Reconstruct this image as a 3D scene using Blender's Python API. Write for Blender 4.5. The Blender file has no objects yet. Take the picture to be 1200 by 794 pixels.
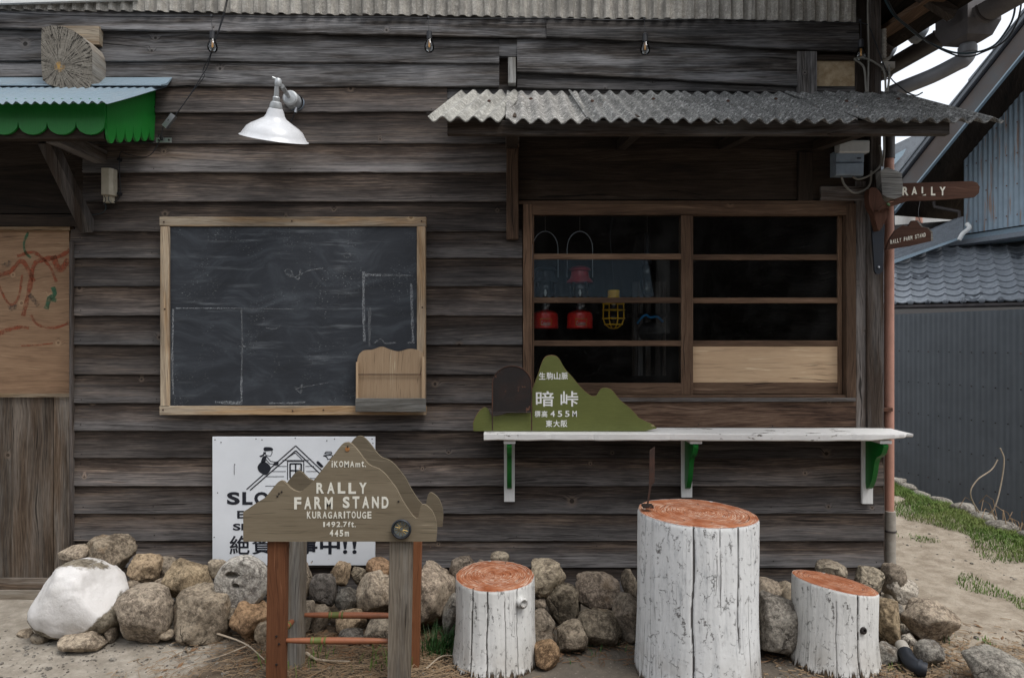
import bpy, math, random
from mathutils import Vector, Matrix, noise as mn
R = math.radians
sc = bpy.context.scene
COL = sc.collection
D = 3.883            # camera distance from the shop wall (wall plane is y = 0)
EYE = 1.5

# ---------------------------------------------------------------- camera, sky, sun, exposure
cam_d = bpy.data.cameras.new('camera'); cam = bpy.data.objects.new('camera', cam_d); COL.objects.link(cam)
cam.location = (0, -D, EYE); cam.rotation_euler = (R(90), 0, 0)
cam_d.sensor_width = 36; cam_d.lens = 24; cam_d.clip_start = 0.05; cam_d.clip_end = 500
sc.camera = cam
SUN_EL, SUN_ROT = R(62), R(132)
w = bpy.data.worlds.new("World"); sc.world = w; w.use_nodes = True
wt = w.node_tree; bg = wt.nodes['Background']
sky = wt.nodes.new('ShaderNodeTexSky'); sky.sky_type = 'NISHITA'; sky.sun_disc = False
sky.sun_elevation = SUN_EL; sky.sun_rotation = SUN_ROT; sky.dust_density = 4.0; sky.air_density = 1.0; sky.ozone_density = 1.0
hs = wt.nodes.new('ShaderNodeHueSaturation'); hs.inputs['Saturation'].default_value = 0.30
gm = wt.nodes.new('ShaderNodeMix'); gm.data_type = 'RGBA'; gm.inputs[0].default_value = 0.55   # cloud deck evens the sky out
gm.inputs[7].default_value = (7.6, 8.0, 8.6, 1)
wt.links.new(sky.outputs[0], hs.inputs['Color']); wt.links.new(hs.outputs[0], gm.inputs[6])
wt.links.new(gm.outputs[2], bg.inputs['Color']); bg.inputs['Strength'].default_value = 0.12
sd = bpy.data.lights.new('sun', 'SUN'); sd.energy = 1.5; sd.angle = R(28); sd.color = (1, .965, .92)
sun = bpy.data.objects.new('sun', sd); COL.objects.link(sun)
# direction from which light comes: front (towards -y), slightly left
az = R(-42)
sv = Vector((math.cos(az)*math.cos(SUN_EL), math.sin(az)*math.cos(SUN_EL), math.sin(SUN_EL)))
sun.rotation_euler = sv.to_track_quat('Z', 'Y').to_euler(); sun.location = (0, -4, 8)
sc.view_settings.view_transform = 'Standard'; sc.view_settings.look = 'None'
sc.view_settings.exposure = 0.62; sc.view_settings.gamma = 1.0; sc.view_settings.use_curve_mapping = False
try:
    sc.cycles.max_bounces = 8; sc.cycles.transparent_max_bounces = 12
except Exception: pass

rnd = random.Random(7)
def U(a, b): return rnd.uniform(a, b)
def S(y=0.0): return (D + y) / 800.0                       # metres per photo pixel at depth y
def P(px, py, y=0.0): return Vector(((px-600)*S(y), y, EYE + (397-py)*S(y)))

def PB(p, q):
    """opposite corners of a box: pixels are read at the box's front face"""
    y = min(p[2], q[2]); a, b = P(p[0], p[1], y), P(q[0], q[1], y); a.y = p[2]; b.y = q[2]; return a, b

# ---------------------------------------------------------------- objects
WP = {}
def meta(o, label=None, cat=None, group=None, kind=None):
    if label: o['label'] = label
    if cat: o['category'] = cat
    if group: o['group'] = group
    if kind: o['kind'] = kind
    return o
def thing(name, loc, label, cat, group=None):
    o = bpy.data.objects.new(name, None); COL.objects.link(o)
    o.empty_display_size = .1; o.location = loc; WP[o.name] = Vector(loc)
    return meta(o, label, cat, group)
class MB:
    def __init__(s): s.v = []; s.f = []
    def add(s, vs, fs):
        b = len(s.v); s.v += [tuple(v) for v in vs]; s.f += [tuple(i+b for i in f) for f in fs]; return s
    def box(s, a, b):
        x0,y0,z0 = [min(a[i], b[i]) for i in range(3)]; x1,y1,z1 = [max(a[i], b[i]) for i in range(3)]
        return s.add([(x0,y0,z0),(x1,y0,z0),(x1,y1,z0),(x0,y1,z0),(x0,y0,z1),(x1,y0,z1),(x1,y1,z1),(x0,y1,z1)],
                     [(0,3,2,1),(4,5,6,7),(0,1,5,4),(1,2,6,5),(2,3,7,6),(3,0,4,7)])
    def bbox(s, a, b, ch=.002):
        """box with chamfered long edges"""
        x0,y0,z0 = [min(a[i], b[i]) for i in range(3)]; x1,y1,z1 = [max(a[i], b[i]) for i in range(3)]
        dx = (x1-x0, y1-y0, z1-z0); L = dx.index(max(dx)); i, j = [k for k in range(3) if k != L]
        lo = (x0,y0,z0); hi = (x1,y1,z1); ch = min(ch, dx[i]*.3, dx[j]*.3)
        ring = [(lo[i]+ch,lo[j]),(hi[i]-ch,lo[j]),(hi[i],lo[j]+ch),(hi[i],hi[j]-ch),(hi[i]-ch,hi[j]),(lo[i]+ch,hi[j]),(lo[i],hi[j]-ch),(lo[i],lo[j]+ch)]
        vs = []
        for e in (lo[L], hi[L]):
            for (p, q) in ring:
                v = [0,0,0]; v[L] = e; v[i] = p; v[j] = q; vs.append(tuple(v))
        fs = [(k, (k+1)%8, 8+(k+1)%8, 8+k) for k in range(8)] + [tuple(range(7,-1,-1)), tuple(range(8,16))]
        return s.add(vs, fs)
    def prism(s, pts, vec):
        """closed polygon of 3-D points extruded by vec"""
        n = len(pts); vec = Vector(vec); pts = [Vector(p) for p in pts]
        return s.add(pts + [p+vec for p in pts], [tuple(range(n-1,-1,-1)), tuple(range(n, 2*n))] + [(k,(k+1)%n,n+(k+1)%n,n+k) for k in range(n)])
    def quadbar(s, p, q, wx, wy, up=(0,0,1)):
        """rectangular bar from p to q, section wx (sideways) by wy (along up)"""
        p, q = Vector(p), Vector(q); d = (q-p).normalized(); up = Vector(up)
        a = d.cross(up).normalized(); b = a.cross(d).normalized()
        c = [a*wx/2+b*wy/2, -a*wx/2+b*wy/2, -a*wx/2-b*wy/2, a*wx/2-b*wy/2]
        return s.add([p+k for k in c]+[q+k for k in c], [(3,2,1,0),(4,5,6,7)]+[(k,(k+1)%4,4+(k+1)%4,4+k) for k in range(4)])
    def tube(s, pts, r, seg=8, cap=True):
        pts = [Vector(p) for p in pts]; n = len(pts)
        rs = r if isinstance(r, (list, tuple)) else [r]*n
        t0 = (pts[1]-pts[0]).normalized(); a = t0.cross(Vector((0,0,1)))
        if a.length < .1: a = t0.cross(Vector((0,1,0)))
        a.normalize(); vs = []
        for i, p in enumerate(pts):
            t = (pts[min(i+1,n-1)]-pts[max(i-1,0)]).normalized()
            a = (a - t*a.dot(t)).normalized(); b = t.cross(a)
            for k in range(seg):
                an = 2*math.pi*k/seg; vs.append(p + (a*math.cos(an)+b*math.sin(an))*rs[i])
        fs = [(i*seg+k, i*seg+(k+1)%seg, (i+1)*seg+(k+1)%seg, (i+1)*seg+k) for i in range(n-1) for k in range(seg)]
        if cap: fs += [tuple(range(seg-1,-1,-1)), tuple((n-1)*seg+k for k in range(seg))]
        return s.add(vs, fs)
    def lathe(s, prof, o=(0,0,0), ax=(0,0,1), seg=24):
        """prof = [(radius, height)] round axis ax through o"""
        o = Vector(o); ax = Vector(ax).normalized(); a = ax.cross(Vector((0,1,0)))
        if a.length < .1: a = ax.cross(Vector((1,0,0)))
        a.normalize(); b = ax.cross(a); vs = []
        for (r, h) in prof:
            for k in range(seg):
                an = 2*math.pi*k/seg; vs.append(o + ax*h + (a*math.cos(an)+b*math.sin(an))*max(r,1e-4))
        n = len(prof)
        return s.add(vs, [(i*seg+k, i*seg+(k+1)%seg, (i+1)*seg+(k+1)%seg, (i+1)*seg+k) for i in range(n-1) for k in range(seg)])
    def build(s, name, mat, parent=None, smooth=False, origin=None, kind=None):
        if origin is None:
            xs = [v[0] for v in s.v]; ys = [v[1] for v in s.v]; zs = [v[2] for v in s.v]
            origin = Vector(((min(xs)+max(xs))/2, (min(ys)+max(ys))/2, min(zs)))
        origin = Vector(origin)
        me = bpy.data.meshes.new(name)
        me.from_pydata([(v[0]-origin.x, v[1]-origin.y, v[2]-origin.z) for v in s.v], [], s.f)
        return link(name, me, mat, parent, smooth, origin, kind)
def link(name, me, mat, parent, smooth, origin, kind=None):
    me.materials.append(mat)
    import bmesh
    bm = bmesh.new(); bm.from_mesh(me); bmesh.ops.recalc_face_normals(bm, faces=bm.faces); bm.to_mesh(me); bm.free()
    if smooth:
        me.polygons.foreach_set('use_smooth', [True]*len(me.polygons))
        if smooth != 'all':
            try: me.set_sharp_from_angle(angle=R(40))
            except Exception: pass
    o = bpy.data.objects.new(name, me); COL.objects.link(o)
    WP[o.name] = Vector(origin)
    if parent is not None:
        o.parent = parent; o.location = Vector(origin) - WP[parent.name]
    else: o.location = origin
    if kind: o['kind'] = kind
    return o
def spline(pts, n=8):
    """Catmull-Rom through pts"""
    pts = [Vector(p) for p in pts]; out = []
    P_ = [pts[0]*2-pts[1]] + pts + [pts[-1]*2-pts[-2]]
    for i in range(1, len(P_)-2):
        a,b,c,d = P_[i-1:i+3]
        for k in range(n):
            t = k/n; out.append(.5*((2*b)+(c-a)*t+(2*a-5*b+4*c-d)*t*t+(3*b-a-3*c+d)*t**3))
    out.append(pts[-1]); return out
def spx(pts, n=5):
    """smooth closed outline from photo pixels"""
    P2 = [Vector((p[0], p[1], 0)) for p in pts]; m = len(P2); out = []
    for i in range(m):
        a,b,c,d = P2[i-1], P2[i], P2[(i+1)%m], P2[(i+2)%m]
        for k in range(n):
            t = k/n; q = .5*((2*b)+(c-a)*t+(2*a-5*b+4*c-d)*t*t+(3*b-a-3*c+d)*t**3); out.append((q.x, q.y))
    return out
def text(s, box, y, mat, parent, bold=.0, ext=.0008, name='lettering', shear=0, M=None):
    """lettering fitted into box = (x0, x1, y0, y1) in photo pixels at depth y"""
    cu = bpy.data.curves.new('t', 'FONT'); cu.body = s; cu.extrude = ext; cu.offset = bold; cu.resolution_u = 4; cu.shear = shear
    cu.space_character = 1.0
    o = bpy.data.objects.new('t', cu); COL.objects.link(o)
    bpy.context.view_layer.update()
    me = bpy.data.meshes.new_from_object(o.evaluated_get(bpy.context.evaluated_depsgraph_get()))
    bpy.data.objects.remove(o); bpy.data.curves.remove(cu)
    if not me.vertices: return None
    xs = [v.co.x for v in me.vertices]; ys = [v.co.y for v in me.vertices]
    x0,x1,y0,y1 = min(xs),max(xs),min(ys),max(ys)
    a = P(box[0], box[3], y); b = P(box[1], box[2], y)
    org = Vector(((a.x+b.x)/2, y, a.z))
    for v in me.vertices:
        v.co = Vector((a.x+(v.co.x-x0)/(x1-x0)*(b.x-a.x), y-v.co.z, a.z+(v.co.y-y0)/max(y1-y0,1e-5)*(b.z-a.z)))
        if M: v.co = M(v.co)
        v.co -= org
    me.materials.clear()
    return link(name, me, mat, parent, False, org)

# ---------------------------------------------------------------- material helpers
class NT:
    def __init__(s, name):
        s.m = bpy.data.materials.new(name); s.m.use_nodes = True; s.t = s.m.node_tree; s.n = s.t.nodes; s.l = s.t.links
        s.b = s.n['Principled BSDF']; s.b.inputs['Specular IOR Level'].default_value = .3
        s._tc = None
    def put(s, sock, v):
        if isinstance(v, bpy.types.NodeSocket): s.l.new(v, sock)
        elif v is not None:
            if isinstance(v, (tuple, list)) and len(v) == 3 and sock.type == 'RGBA': v = (*v, 1)
            sock.default_value = v
    def node(s, t, **k):
        n = s.n.new(t)
        for a, b in k.items(): setattr(n, a, b)
        return n
    def obj(s):
        if not s._tc: s._tc = s.node('ShaderNodeTexCoord')
        return s._tc.outputs['Object']
    def geo(s): return s.node('ShaderNodeNewGeometry').outputs['Position']
    def rand(s): return s.node('ShaderNodeObjectInfo').outputs['Random']
    def ocol(s): return s.node('ShaderNodeObjectInfo').outputs['Color']
    def math(s, op, a, b=None, c=None, clamp=False):
        n = s.node('ShaderNodeMath', operation=op, use_clamp=clamp)
        for i, v in enumerate((a,b,c)): s.put(n.inputs[i], v)
        return n.outputs[0]
    def vmath(s, op, a, b=None):
        n = s.node('ShaderNodeVectorMath', operation=op); s.put(n.inputs[0], a); s.put(n.inputs[1], b); return n.outputs[0]
    def sep(s, v):
        n = s.node('ShaderNodeSeparateXYZ'); s.put(n.inputs[0], v); return n.outputs
    def comb(s, x=0., y=0., z=0.):
        n = s.node('ShaderNodeCombineXYZ'); s.put(n.inputs[0], x); s.put(n.inputs[1], y); s.put(n.inputs[2], z); return n.outputs[0]
    def noise(s, v, scale=5, detail=4, rough=.55, dist=0, col=False):
        n = s.node('ShaderNodeTexNoise'); s.put(n.inputs['Vector'], v)
        n.inputs['Scale'].default_value = scale; n.inputs['Detail'].default_value = detail
        n.inputs['Roughness'].default_value = rough; n.inputs['Distortion'].default_value = dist
        return n.outputs['Color' if col else 'Fac']
    def vor(s, v, scale=5, feature='F1', out='Distance', dims='3D', rnd_=1.0):
        n = s.node('ShaderNodeTexVoronoi', feature=feature, voronoi_dimensions=dims); s.put(n.inputs['Vector'], v)
        n.inputs['Scale'].default_value = scale; n.inputs['Randomness'].default_value = rnd_; return n.outputs[out]
    def map(s, v, a, b, c=0., d=1., smooth=True):
        n = s.node('ShaderNodeMapRange'); n.interpolation_type = 'SMOOTHSTEP' if smooth else 'LINEAR'
        for i, q in zip(range(5), (v,a,b,c,d)): s.put(n.inputs[i], q)
        return n.outputs[0]
    def ramp(s, f, stops):
        n = s.node('ShaderNodeValToRGB'); e = n.color_ramp.elements
        while len(e) < len(stops): e.new(.5)
        for i, (p, c) in enumerate(stops): e[i].position = p; e[i].color = (*c, 1) if len(c) == 3 else c
        s.put(n.inputs[0], f); return n.outputs[0]
    def mix(s, f, a, b, mode='MIX'):
        n = s.node('ShaderNodeMix', data_type='RGBA', blend_type=mode); s.put(n.inputs[0], f); s.put(n.inputs[6], a); s.put(n.inputs[7], b)
        return n.outputs[2]
    def bump(s, h, dist=.002, strength=1., nrm=None):
        n = s.node('ShaderNodeBump'); s.put(n.inputs['Height'], h); n.inputs['Distance'].default_value = dist
        n.inputs['Strength'].default_value = strength
        if nrm is not None: s.put(n.inputs['Normal'], nrm)
        return n.outputs[0]
    def out(s, col=None, rough=None, nrm=None, metal=None, spec=None):
        s.put(s.b.inputs['Base Color'], col); s.put(s.b.inputs['Roughness'], rough); s.put(s.b.inputs['Normal'], nrm)
        s.put(s.b.inputs['Metallic'], metal); s.put(s.b.inputs['Specular IOR Level'], spec); return s.m

def wood(name, axis, dark, mid, light, grey=None, gz=None, rough=.85, bump=.0016, knots=.7, ringk=1.0, contrast=1.0, WOB=.22):
    """sawn board: grain runs along axis ('X','Y','Z'); gz = board height over which rain-bleached grey grows downwards"""
    t = NT(name); o = t.obj(); x, y, z = t.sep(o)[0:3]
    g, a, b = {'X': (x, z, y), 'Z': (z, x, y), 'Y': (y, x, z)}[axis]
    r = t.rand(); off = t.math('MULTIPLY', r, 57.3)
    g = t.math('ADD', g, off); a2 = t.math('ADD', a, t.math('MULTIPLY', r, 13.7))
    cross = t.math('ADD', a2, t.math('MULTIPLY', b, .6))
    kv = t.comb(g, a2, 0)
    wob = t.noise(t.comb(t.math('MULTIPLY', g, .9), t.math('MULTIPLY', a2, 2.2), off), 1.0, 2, .5)
    wob2 = t.noise(t.comb(t.math('MULTIPLY', g, 5), t.math('MULTIPLY', a2, 6), off), 1.0, 2, .5)
    vd = t.node('ShaderNodeTexVoronoi', feature='F1', voronoi_dimensions='2D'); t.put(vd.inputs['Vector'], kv); vd.inputs['Scale'].default_value = 4.2
    kd = vd.outputs['Distance']; krand = t.sep(vd.outputs['Color'])[0]
    kd = t.math('MULTIPLY', kd, t.math('ADD', .75, t.math('MULTIPLY', t.math('FRACT', t.math('MULTIPLY', krand, 37.)), 1.5)))
    ksel = t.map(krand, knots-.01, knots+.01, 0, 1)
    kb = t.math('MULTIPLY', t.map(kd, .0, .22, 1, 0), ksel)
    v = t.math('ADD', cross, t.math('MULTIPLY', wob, WOB))
    v = t.math('ADD', v, t.math('MULTIPLY', wob2, .010))
    v = t.math('ADD', v, t.math('MULTIPLY', kb, .03))
    rings = t.noise(t.comb(t.math('MULTIPLY', v, 75*ringk), t.math('MULTIPLY', g, .3), off), 1.0, 3, .65)
    strk = t.noise(t.comb(t.math('MULTIPLY', g, 1.5), t.math('MULTIPLY', v, 125), t.math('ADD', off, 2.)), 1.0, 5, .72)
    fib = t.noise(t.comb(t.math('MULTIPLY', g, 7), t.math('MULTIPLY', cross, 210), off), 1.0, 2, .8)
    blot = t.noise(t.comb(t.math('MULTIPLY', g, 2.0), t.math('MULTIPLY', cross, 8), off), 1.0, 5, .65)
    f = t.math('ADD', t.math('MULTIPLY', rings, .30), t.math('MULTIPLY', strk, .24)); f = t.math('ADD', f, t.math('MULTIPLY', fib, .36)); f = t.math('ADD', f, t.math('MULTIPLY', blot, .42))
    f = t.math('ADD', t.math('MULTIPLY', t.math('SUBTRACT', f, .66), contrast*1.75), .5)
    col = t.ramp(f, [(.22, dark), (.5, mid), (.84, light)])
    hue = t.math('FRACT', t.math('MULTIPLY', r, 7.77))
    if grey:
        gn = t.noise(t.comb(t.math('MULTIPLY', g, 1.3), t.math('MULTIPLY', cross, 14), t.math('ADD', off, 9.)), 1.0, 5, .65)
        gl = t.mix(t.map(f, .15, .85), tuple(c*.38 for c in grey), tuple(min(1, c*1.5) for c in grey))
        gm_ = t.map(gn, .38, .62)
        if gz:
            zz = t.map(z, 0, gz*.85, 1.15, -.15, smooth=False)
            gm_ = t.math('MULTIPLY', t.math('ADD', zz, t.math('MULTIPLY', t.math('SUBTRACT', gn, .5), 1.9)), 1.0, clamp=True)
        gm_ = t.math('MULTIPLY', gm_, t.math('ADD', .42, t.math('MULTIPLY', hue, .55)))
        col = t.mix(gm_, col, gl)
    col = t.mix(t.math('MULTIPLY', ksel, t.map(kd, .05, .14, .5, 0)), col, tuple(min(.9, c*1.25) for c in light))
    col = t.mix(t.math('MULTIPLY', ksel, t.map(kd, .03, .055, .9, 0)), col, tuple(c*.9 for c in dark))
    col = t.mix(t.math('MULTIPLY', ksel, t.map(kd, .018, .03, .7, 0)), col, tuple(c*.9 for c in mid))
    scr = t.noise(t.comb(t.math('MULTIPLY', g, 3.2), t.math('MULTIPLY', v, 150), t.math('ADD', off, 6.)), 1.0, 2, .5)
    scm = t.math('MULTIPLY', t.map(scr, .63, .70), t.map(blot, .45, .6))
    col = t.mix(t.math('MULTIPLY', scm, .38), col, tuple(min(.9, c*1.9+.03) for c in light))
    fine = t.noise(t.comb(t.math('MULTIPLY', g, 5), t.math('MULTIPLY', v, 170), t.math('ADD', off, 7.)), 1.0, 2, .5)
    col = t.mix(t.math('MULTIPLY', t.map(fine, .62, .68), .5), col, tuple(c*.5 for c in dark))
    crack = t.noise(t.comb(t.math('MULTIPLY', g, 1.8), t.math('MULTIPLY', v, 60), t.math('ADD', off, 4.)), 1.0, 3, .55)
    ck = t.map(crack, .675, .70)
    col = t.mix(t.math('MULTIPLY', ck, .8), col, tuple(c*.35 for c in dark))
    tone = t.math('ADD', .62, t.math('MULTIPLY', t.math('FRACT', t.math('MULTIPLY', r, 3.31)), .72))
    col = t.mix(1.0, col, t.comb(tone, tone, tone), 'MULTIPLY')
    h = t.math('ADD', t.math('ADD', t.math('MULTIPLY', rings, .6), t.math('MULTIPLY', strk, .8)), t.math('MULTIPLY', fib, .4)); h = t.math('SUBTRACT', h, t.math('MULTIPLY', ck, 1.4))
    return t.out(col, rough, t.bump(h, bump), spec=.25)
_wc = {}
PAL = {
 'siding': dict(WOB=.11, dark=(.012,.0085,.0065), mid=(.047,.034,.027), light=(.165,.122,.092), grey=(.138,.131,.130), gz=.165, knots=.80, contrast=1.2, bump=.0014),
 'sidingtop': dict(WOB=.15, dark=(.010,.009,.008), mid=(.038,.032,.028), light=(.14,.125,.115), grey=(.18,.178,.182), knots=.82, contrast=1.4, bump=.0022),
 'frame': dict(dark=(.035,.020,.012), mid=(.105,.062,.038), light=(.20,.13,.085), knots=.85, contrast=.9),
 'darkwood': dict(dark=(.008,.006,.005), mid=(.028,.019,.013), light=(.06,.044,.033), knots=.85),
 'sill': dict(dark=(.028,.014,.009), mid=(.115,.066,.042), light=(.22,.145,.10), knots=.85, ringk=1.0, contrast=1.6),
 'post': dict(dark=(.016,.011,.008), mid=(.06,.042,.031), light=(.13,.10,.08), grey=(.16,.15,.145), knots=.85),
 'grey': dict(dark=(.05,.045,.038), mid=(.17,.16,.14), light=(.33,.31,.28), grey=(.33,.33,.32), knots=.88),
 'plyw': dict(dark=(.09,.052,.030), mid=(.21,.130,.078), light=(.31,.21,.13), knots=.55, contrast=.8, ringk=.35, bump=.0006),
 'pale': dict(dark=(.27,.18,.11), mid=(.42,.295,.185), light=(.55,.42,.29), knots=1.3, contrast=.45, ringk=.5, bump=.0006),
 'pine': dict(dark=(.14,.085,.042), mid=(.31,.20,.108), light=(.45,.33,.20), grey=(.32,.28,.22), knots=.85, contrast=1.1),
 'trestle': dict(dark=(.115,.090,.058), mid=(.175,.142,.097), light=(.23,.19,.132), knots=1.2, contrast=.6, ringk=.2, bump=.0004),
 'leg': dict(dark=(.09,.07,.052), mid=(.21,.175,.135), light=(.32,.285,.235), grey=(.26,.25,.23), knots=1.2),
 'legbrown': dict(dark=(.095,.034,.016), mid=(.20,.078,.034), light=(.28,.125,.062), knots=1.2, contrast=.6, ringk=.6, bump=.0006),
 'armwood': dict(dark=(.022,.010,.007), mid=(.070,.030,.018), light=(.12,.058,.038), knots=1.2, contrast=.8),
 'door': dict(dark=(.028,.019,.012), mid=(.088,.060,.040), light=(.18,.135,.10), grey=(.17,.15,.13), knots=.9, contrast=1.15),
}
def W(p, axis='X'):
    k = p+axis
    if k not in _wc: _wc[k] = wood(p+'_wood_'+axis.lower(), axis, **PAL[p])
    return _wc[k]

def plain(name, col, rough=.5, metal=0., dirt=.0, dirtcol=(.12,.10,.08), bump=0., scale=30, spec=.4, chips=0., chipcol=(.2,.12,.07), chipscale=40):
    t = NT(name); o = t.obj(); c = col
    n = t.noise(o, scale, 5, .6)
    if dirt: c = t.mix(t.map(t.noise(o, scale*.25, 5, .65), .42, .72, 0, dirt), c, dirtcol)
    c = t.mix(t.map(n, .3, .7, 0, .22), c, tuple(q*.55 for q in col))
    if chips:
        cm = t.map(t.noise(o, chipscale, 5, .7), .70-chips*.2, .73-chips*.2); c = t.mix(cm, c, chipcol)
    return t.out(c, t.map(n, .3, .7, max(rough-.08, 0), min(1, rough+.1)), t.bump(n, bump or .0003), metal, spec)

# ---------------------------------------------------------------- particular materials
def m_stump(name, streak, col):
    t = NT(name); o = t.obj(); x, y, z = t.sep(o)[0:3]
    ang = t.math('ARCTAN2', y, x)
    cyl = t.comb(t.math('MULTIPLY', ang, .25), z, 0)                       # unrolled bark
    n = t.noise(o, 6, 5, .6)
    # paint brushed thin over grey wood, in upright streaks
    st = t.noise(t.comb(t.math('MULTIPLY', ang, 8), t.math('MULTIPLY', z, 4.5), 3.), 1.0, 6, .72)
    thin = t.math('MULTIPLY', t.map(st, .50, .74), t.map(t.noise(o, 4.0, 3), .40, .6))
    c = t.mix(t.math('MULTIPLY', thin, streak), col, (.20, .215, .235))
    c = t.mix(t.map(n, .35, .7, 0, .16), c, (.44, .44, .42))
    # beetle galleries and flaked paint
    wv = t.vmath('ADD', cyl, t.vmath('MULTIPLY', t.noise(t.vmath('MULTIPLY', cyl, (1,1,1)), 24, 5, .75, col=True), (.075, .09, 0)))
    ce = t.vor(t.vmath('MULTIPLY', wv, (1.1, .45, 1)), 26, 'DISTANCE_TO_EDGE')
    msk = t.map(t.noise(cyl, 16, 4, .7), .50, .56)
    crack = t.math('MULTIPLY', t.map(ce, .008, .022, 1, 0), msk)
    sp = t.noise(t.comb(t.math('MULTIPLY', ang, 15), t.math('MULTIPLY', z, 42), 1.), 1.0, 4, .75)
    chip = t.map(sp, .668, .69)
    att = t.node('ShaderNodeAttribute'); att.attribute_name = 'crack'
    dark = t.math('MAXIMUM', t.math('MAXIMUM', t.math('MULTIPLY', crack, .85), chip), att.outputs['Fac'])
    # thin upright drying checks
    va = t.math('ADD', ang, t.math('MULTIPLY', t.noise(t.comb(z, ang, 0), 3.5, 2), .09))
    vl = t.noise(t.comb(t.math('MULTIPLY', va, 17), t.math('MULTIPLY', z, .35), 8.), 1.0, 1, .4)
    chk = t.map(t.math('ABSOLUTE', t.math('SUBTRACT', vl, .5)), .0025, .007, .7, 0)
    chk = t.math('MULTIPLY', chk, t.map(t.noise(t.comb(t.math('MULTIPLY', ang, 2), t.math('MULTIPLY', z, 2.5), 2), 1.0, 2), .48, .56))
    dark = t.math('MAXIMUM', dark, chk)
    # bare rotted foot with ragged edge of paint
    rag = t.noise(t.comb(t.math('MULTIPLY', ang, 9), t.math('MULTIPLY', z, 3), 5.), 1.0, 4, .7)
    foot = t.map(t.math('SUBTRACT', z, t.math('MULTIPLY', t.math('SUBTRACT', rag, .46), .20)), .0, .012, 1, 0)
    c = t.mix(t.math('MULTIPLY', t.map(z, 0, .22, .5, 0), t.map(n, .4, .6)), c, (.33, .29, .24))
    wd = t.mix(t.map(rag, .4, .6), (.022, .014, .009), (.10, .07, .045))
    c = t.mix(t.math('MULTIPLY', dark, .9), c, (.045, .034, .028)); c = t.mix(foot, c, wd)
    pil = t.noise(t.comb(t.math('MULTIPLY', ang, 5), t.math('MULTIPLY', z, 7), 1.), 1.0, 6, .65)
    h = t.math('SUBTRACT', t.math('ADD', t.math('MULTIPLY', pil, .7), t.math('MULTIPLY', t.noise(o, 55, 4), .25)), dark)
    h = t.math('SUBTRACT', h, foot)
    return t.out(c, .55, t.bump(h, .006, .9), spec=.35)
def m_top(name, worn):
    t = NT(name); o = t.obj(); x, y, z = t.sep(o)[0:3]
    dn = t.noise(o, 5, 3, .5); rr = t.math('SQRT', t.math('ADD', t.math('MULTIPLY', x, x), t.math('MULTIPLY', y, y)))
    v = t.math('ADD', rr, t.math('MULTIPLY', dn, .035)); ang = t.math('ARCTAN2', y, x)
    rg = t.noise(t.comb(t.math('MULTIPLY', v, 120), t.math('MULTIPLY', ang, .7), 0), 1.0, 2, .6)
    brush = t.noise(t.comb(t.math('MULTIPLY', v, 240), t.math('MULTIPLY', ang, 2.5), 4.), 1.0, 4, .7)
    pt = t.noise(o, 14, 5, .65)
    c = t.ramp(t.math('ADD', t.math('MULTIPLY', rg, .55), t.math('MULTIPLY', pt, .5)), [(.30, (.10, .030, .014)), (.48, (.27, .082, .032)), (.72, (.45, .20, .105))])
    wm = t.math('MULTIPLY', t.map(brush, .50, .60), t.map(t.noise(o, 8, 4, .6), .38, .56))
    c = t.mix(t.math('MULTIPLY', wm, worn), c, (.62, .50, .40))
    dk = t.math('MAXIMUM', t.map(t.noise(t.comb(t.math('MULTIPLY', ang, 10), t.math('MULTIPLY', rr, 9), 0), 1.0, 3, .6), .68, .71), t.math('MULTIPLY', t.map(rg, .38, .30), .7))
    c = t.mix(t.math('MULTIPLY', dk, .8), c, (.05, .025, .018))
    h = t.math('SUBTRACT', t.math('ADD', rg, t.math('MULTIPLY', brush, .5)), dk)
    return t.out(c, .7, t.bump(h, .004), spec=.25)
def m_logend(name):
    t = NT(name); o = t.obj(); x, y, z = t.sep(o)[0:3]
    x = t.math('SUBTRACT', x, -.075); z = t.math('SUBTRACT', z, .125)
    rr = t.math('SQRT', t.math('ADD', t.math('MULTIPLY', x, x), t.math('MULTIPLY', z, z))); ang = t.math('ARCTAN2', z, x)
    wob = t.noise(o, 12, 3, .5)
    rings = t.noise(t.comb(t.math('MULTIPLY', t.math('ADD', rr, t.math('MULTIPLY', wob, .03)), 130), 0, 0), 1.0, 3, .7)
    an = t.math('ADD', ang, t.math('MULTIPLY', t.noise(o, 16, 3), .16))
    cr = t.noise(t.comb(t.math('MULTIPLY', an, 9), t.math('MULTIPLY', rr, 5), 0), 1.0, 3, .6)
    crk = t.math('MULTIPLY', t.map(t.math('ABSOLUTE', t.math('SUBTRACT', cr, .5)), .004, .02, 1, 0), t.map(rr, .01, .05))
    cr2 = t.noise(t.comb(t.math('MULTIPLY', an, 26), t.math('MULTIPLY', rr, 30), 3), 1.0, 3, .6)
    crk = t.math('MAXIMUM', crk, t.math('MULTIPLY', t.map(cr2, .66, .72), .6))
    c = t.ramp(t.math('ADD', t.math('MULTIPLY', rings, .6), t.math('MULTIPLY', t.noise(o, 20, 4), .4)), [(.3, (.085,.072,.058)), (.55, (.20,.18,.15)), (.75, (.34,.31,.26))])
    c = t.mix(crk, c, (.015, .012, .010))
    rot = t.map(rr, .018, .034, 1, 0); c = t.mix(t.math('MULTIPLY', rot, t.map(t.noise(o, 40, 3), .40, .55)), c, (.36, .21, .06))
    return t.out(c, .9, t.bump(t.math('SUBTRACT', t.math('MULTIPLY', rings, .5), t.math('MULTIPLY', crk, 1.6)), .006), spec=.2)
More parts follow.
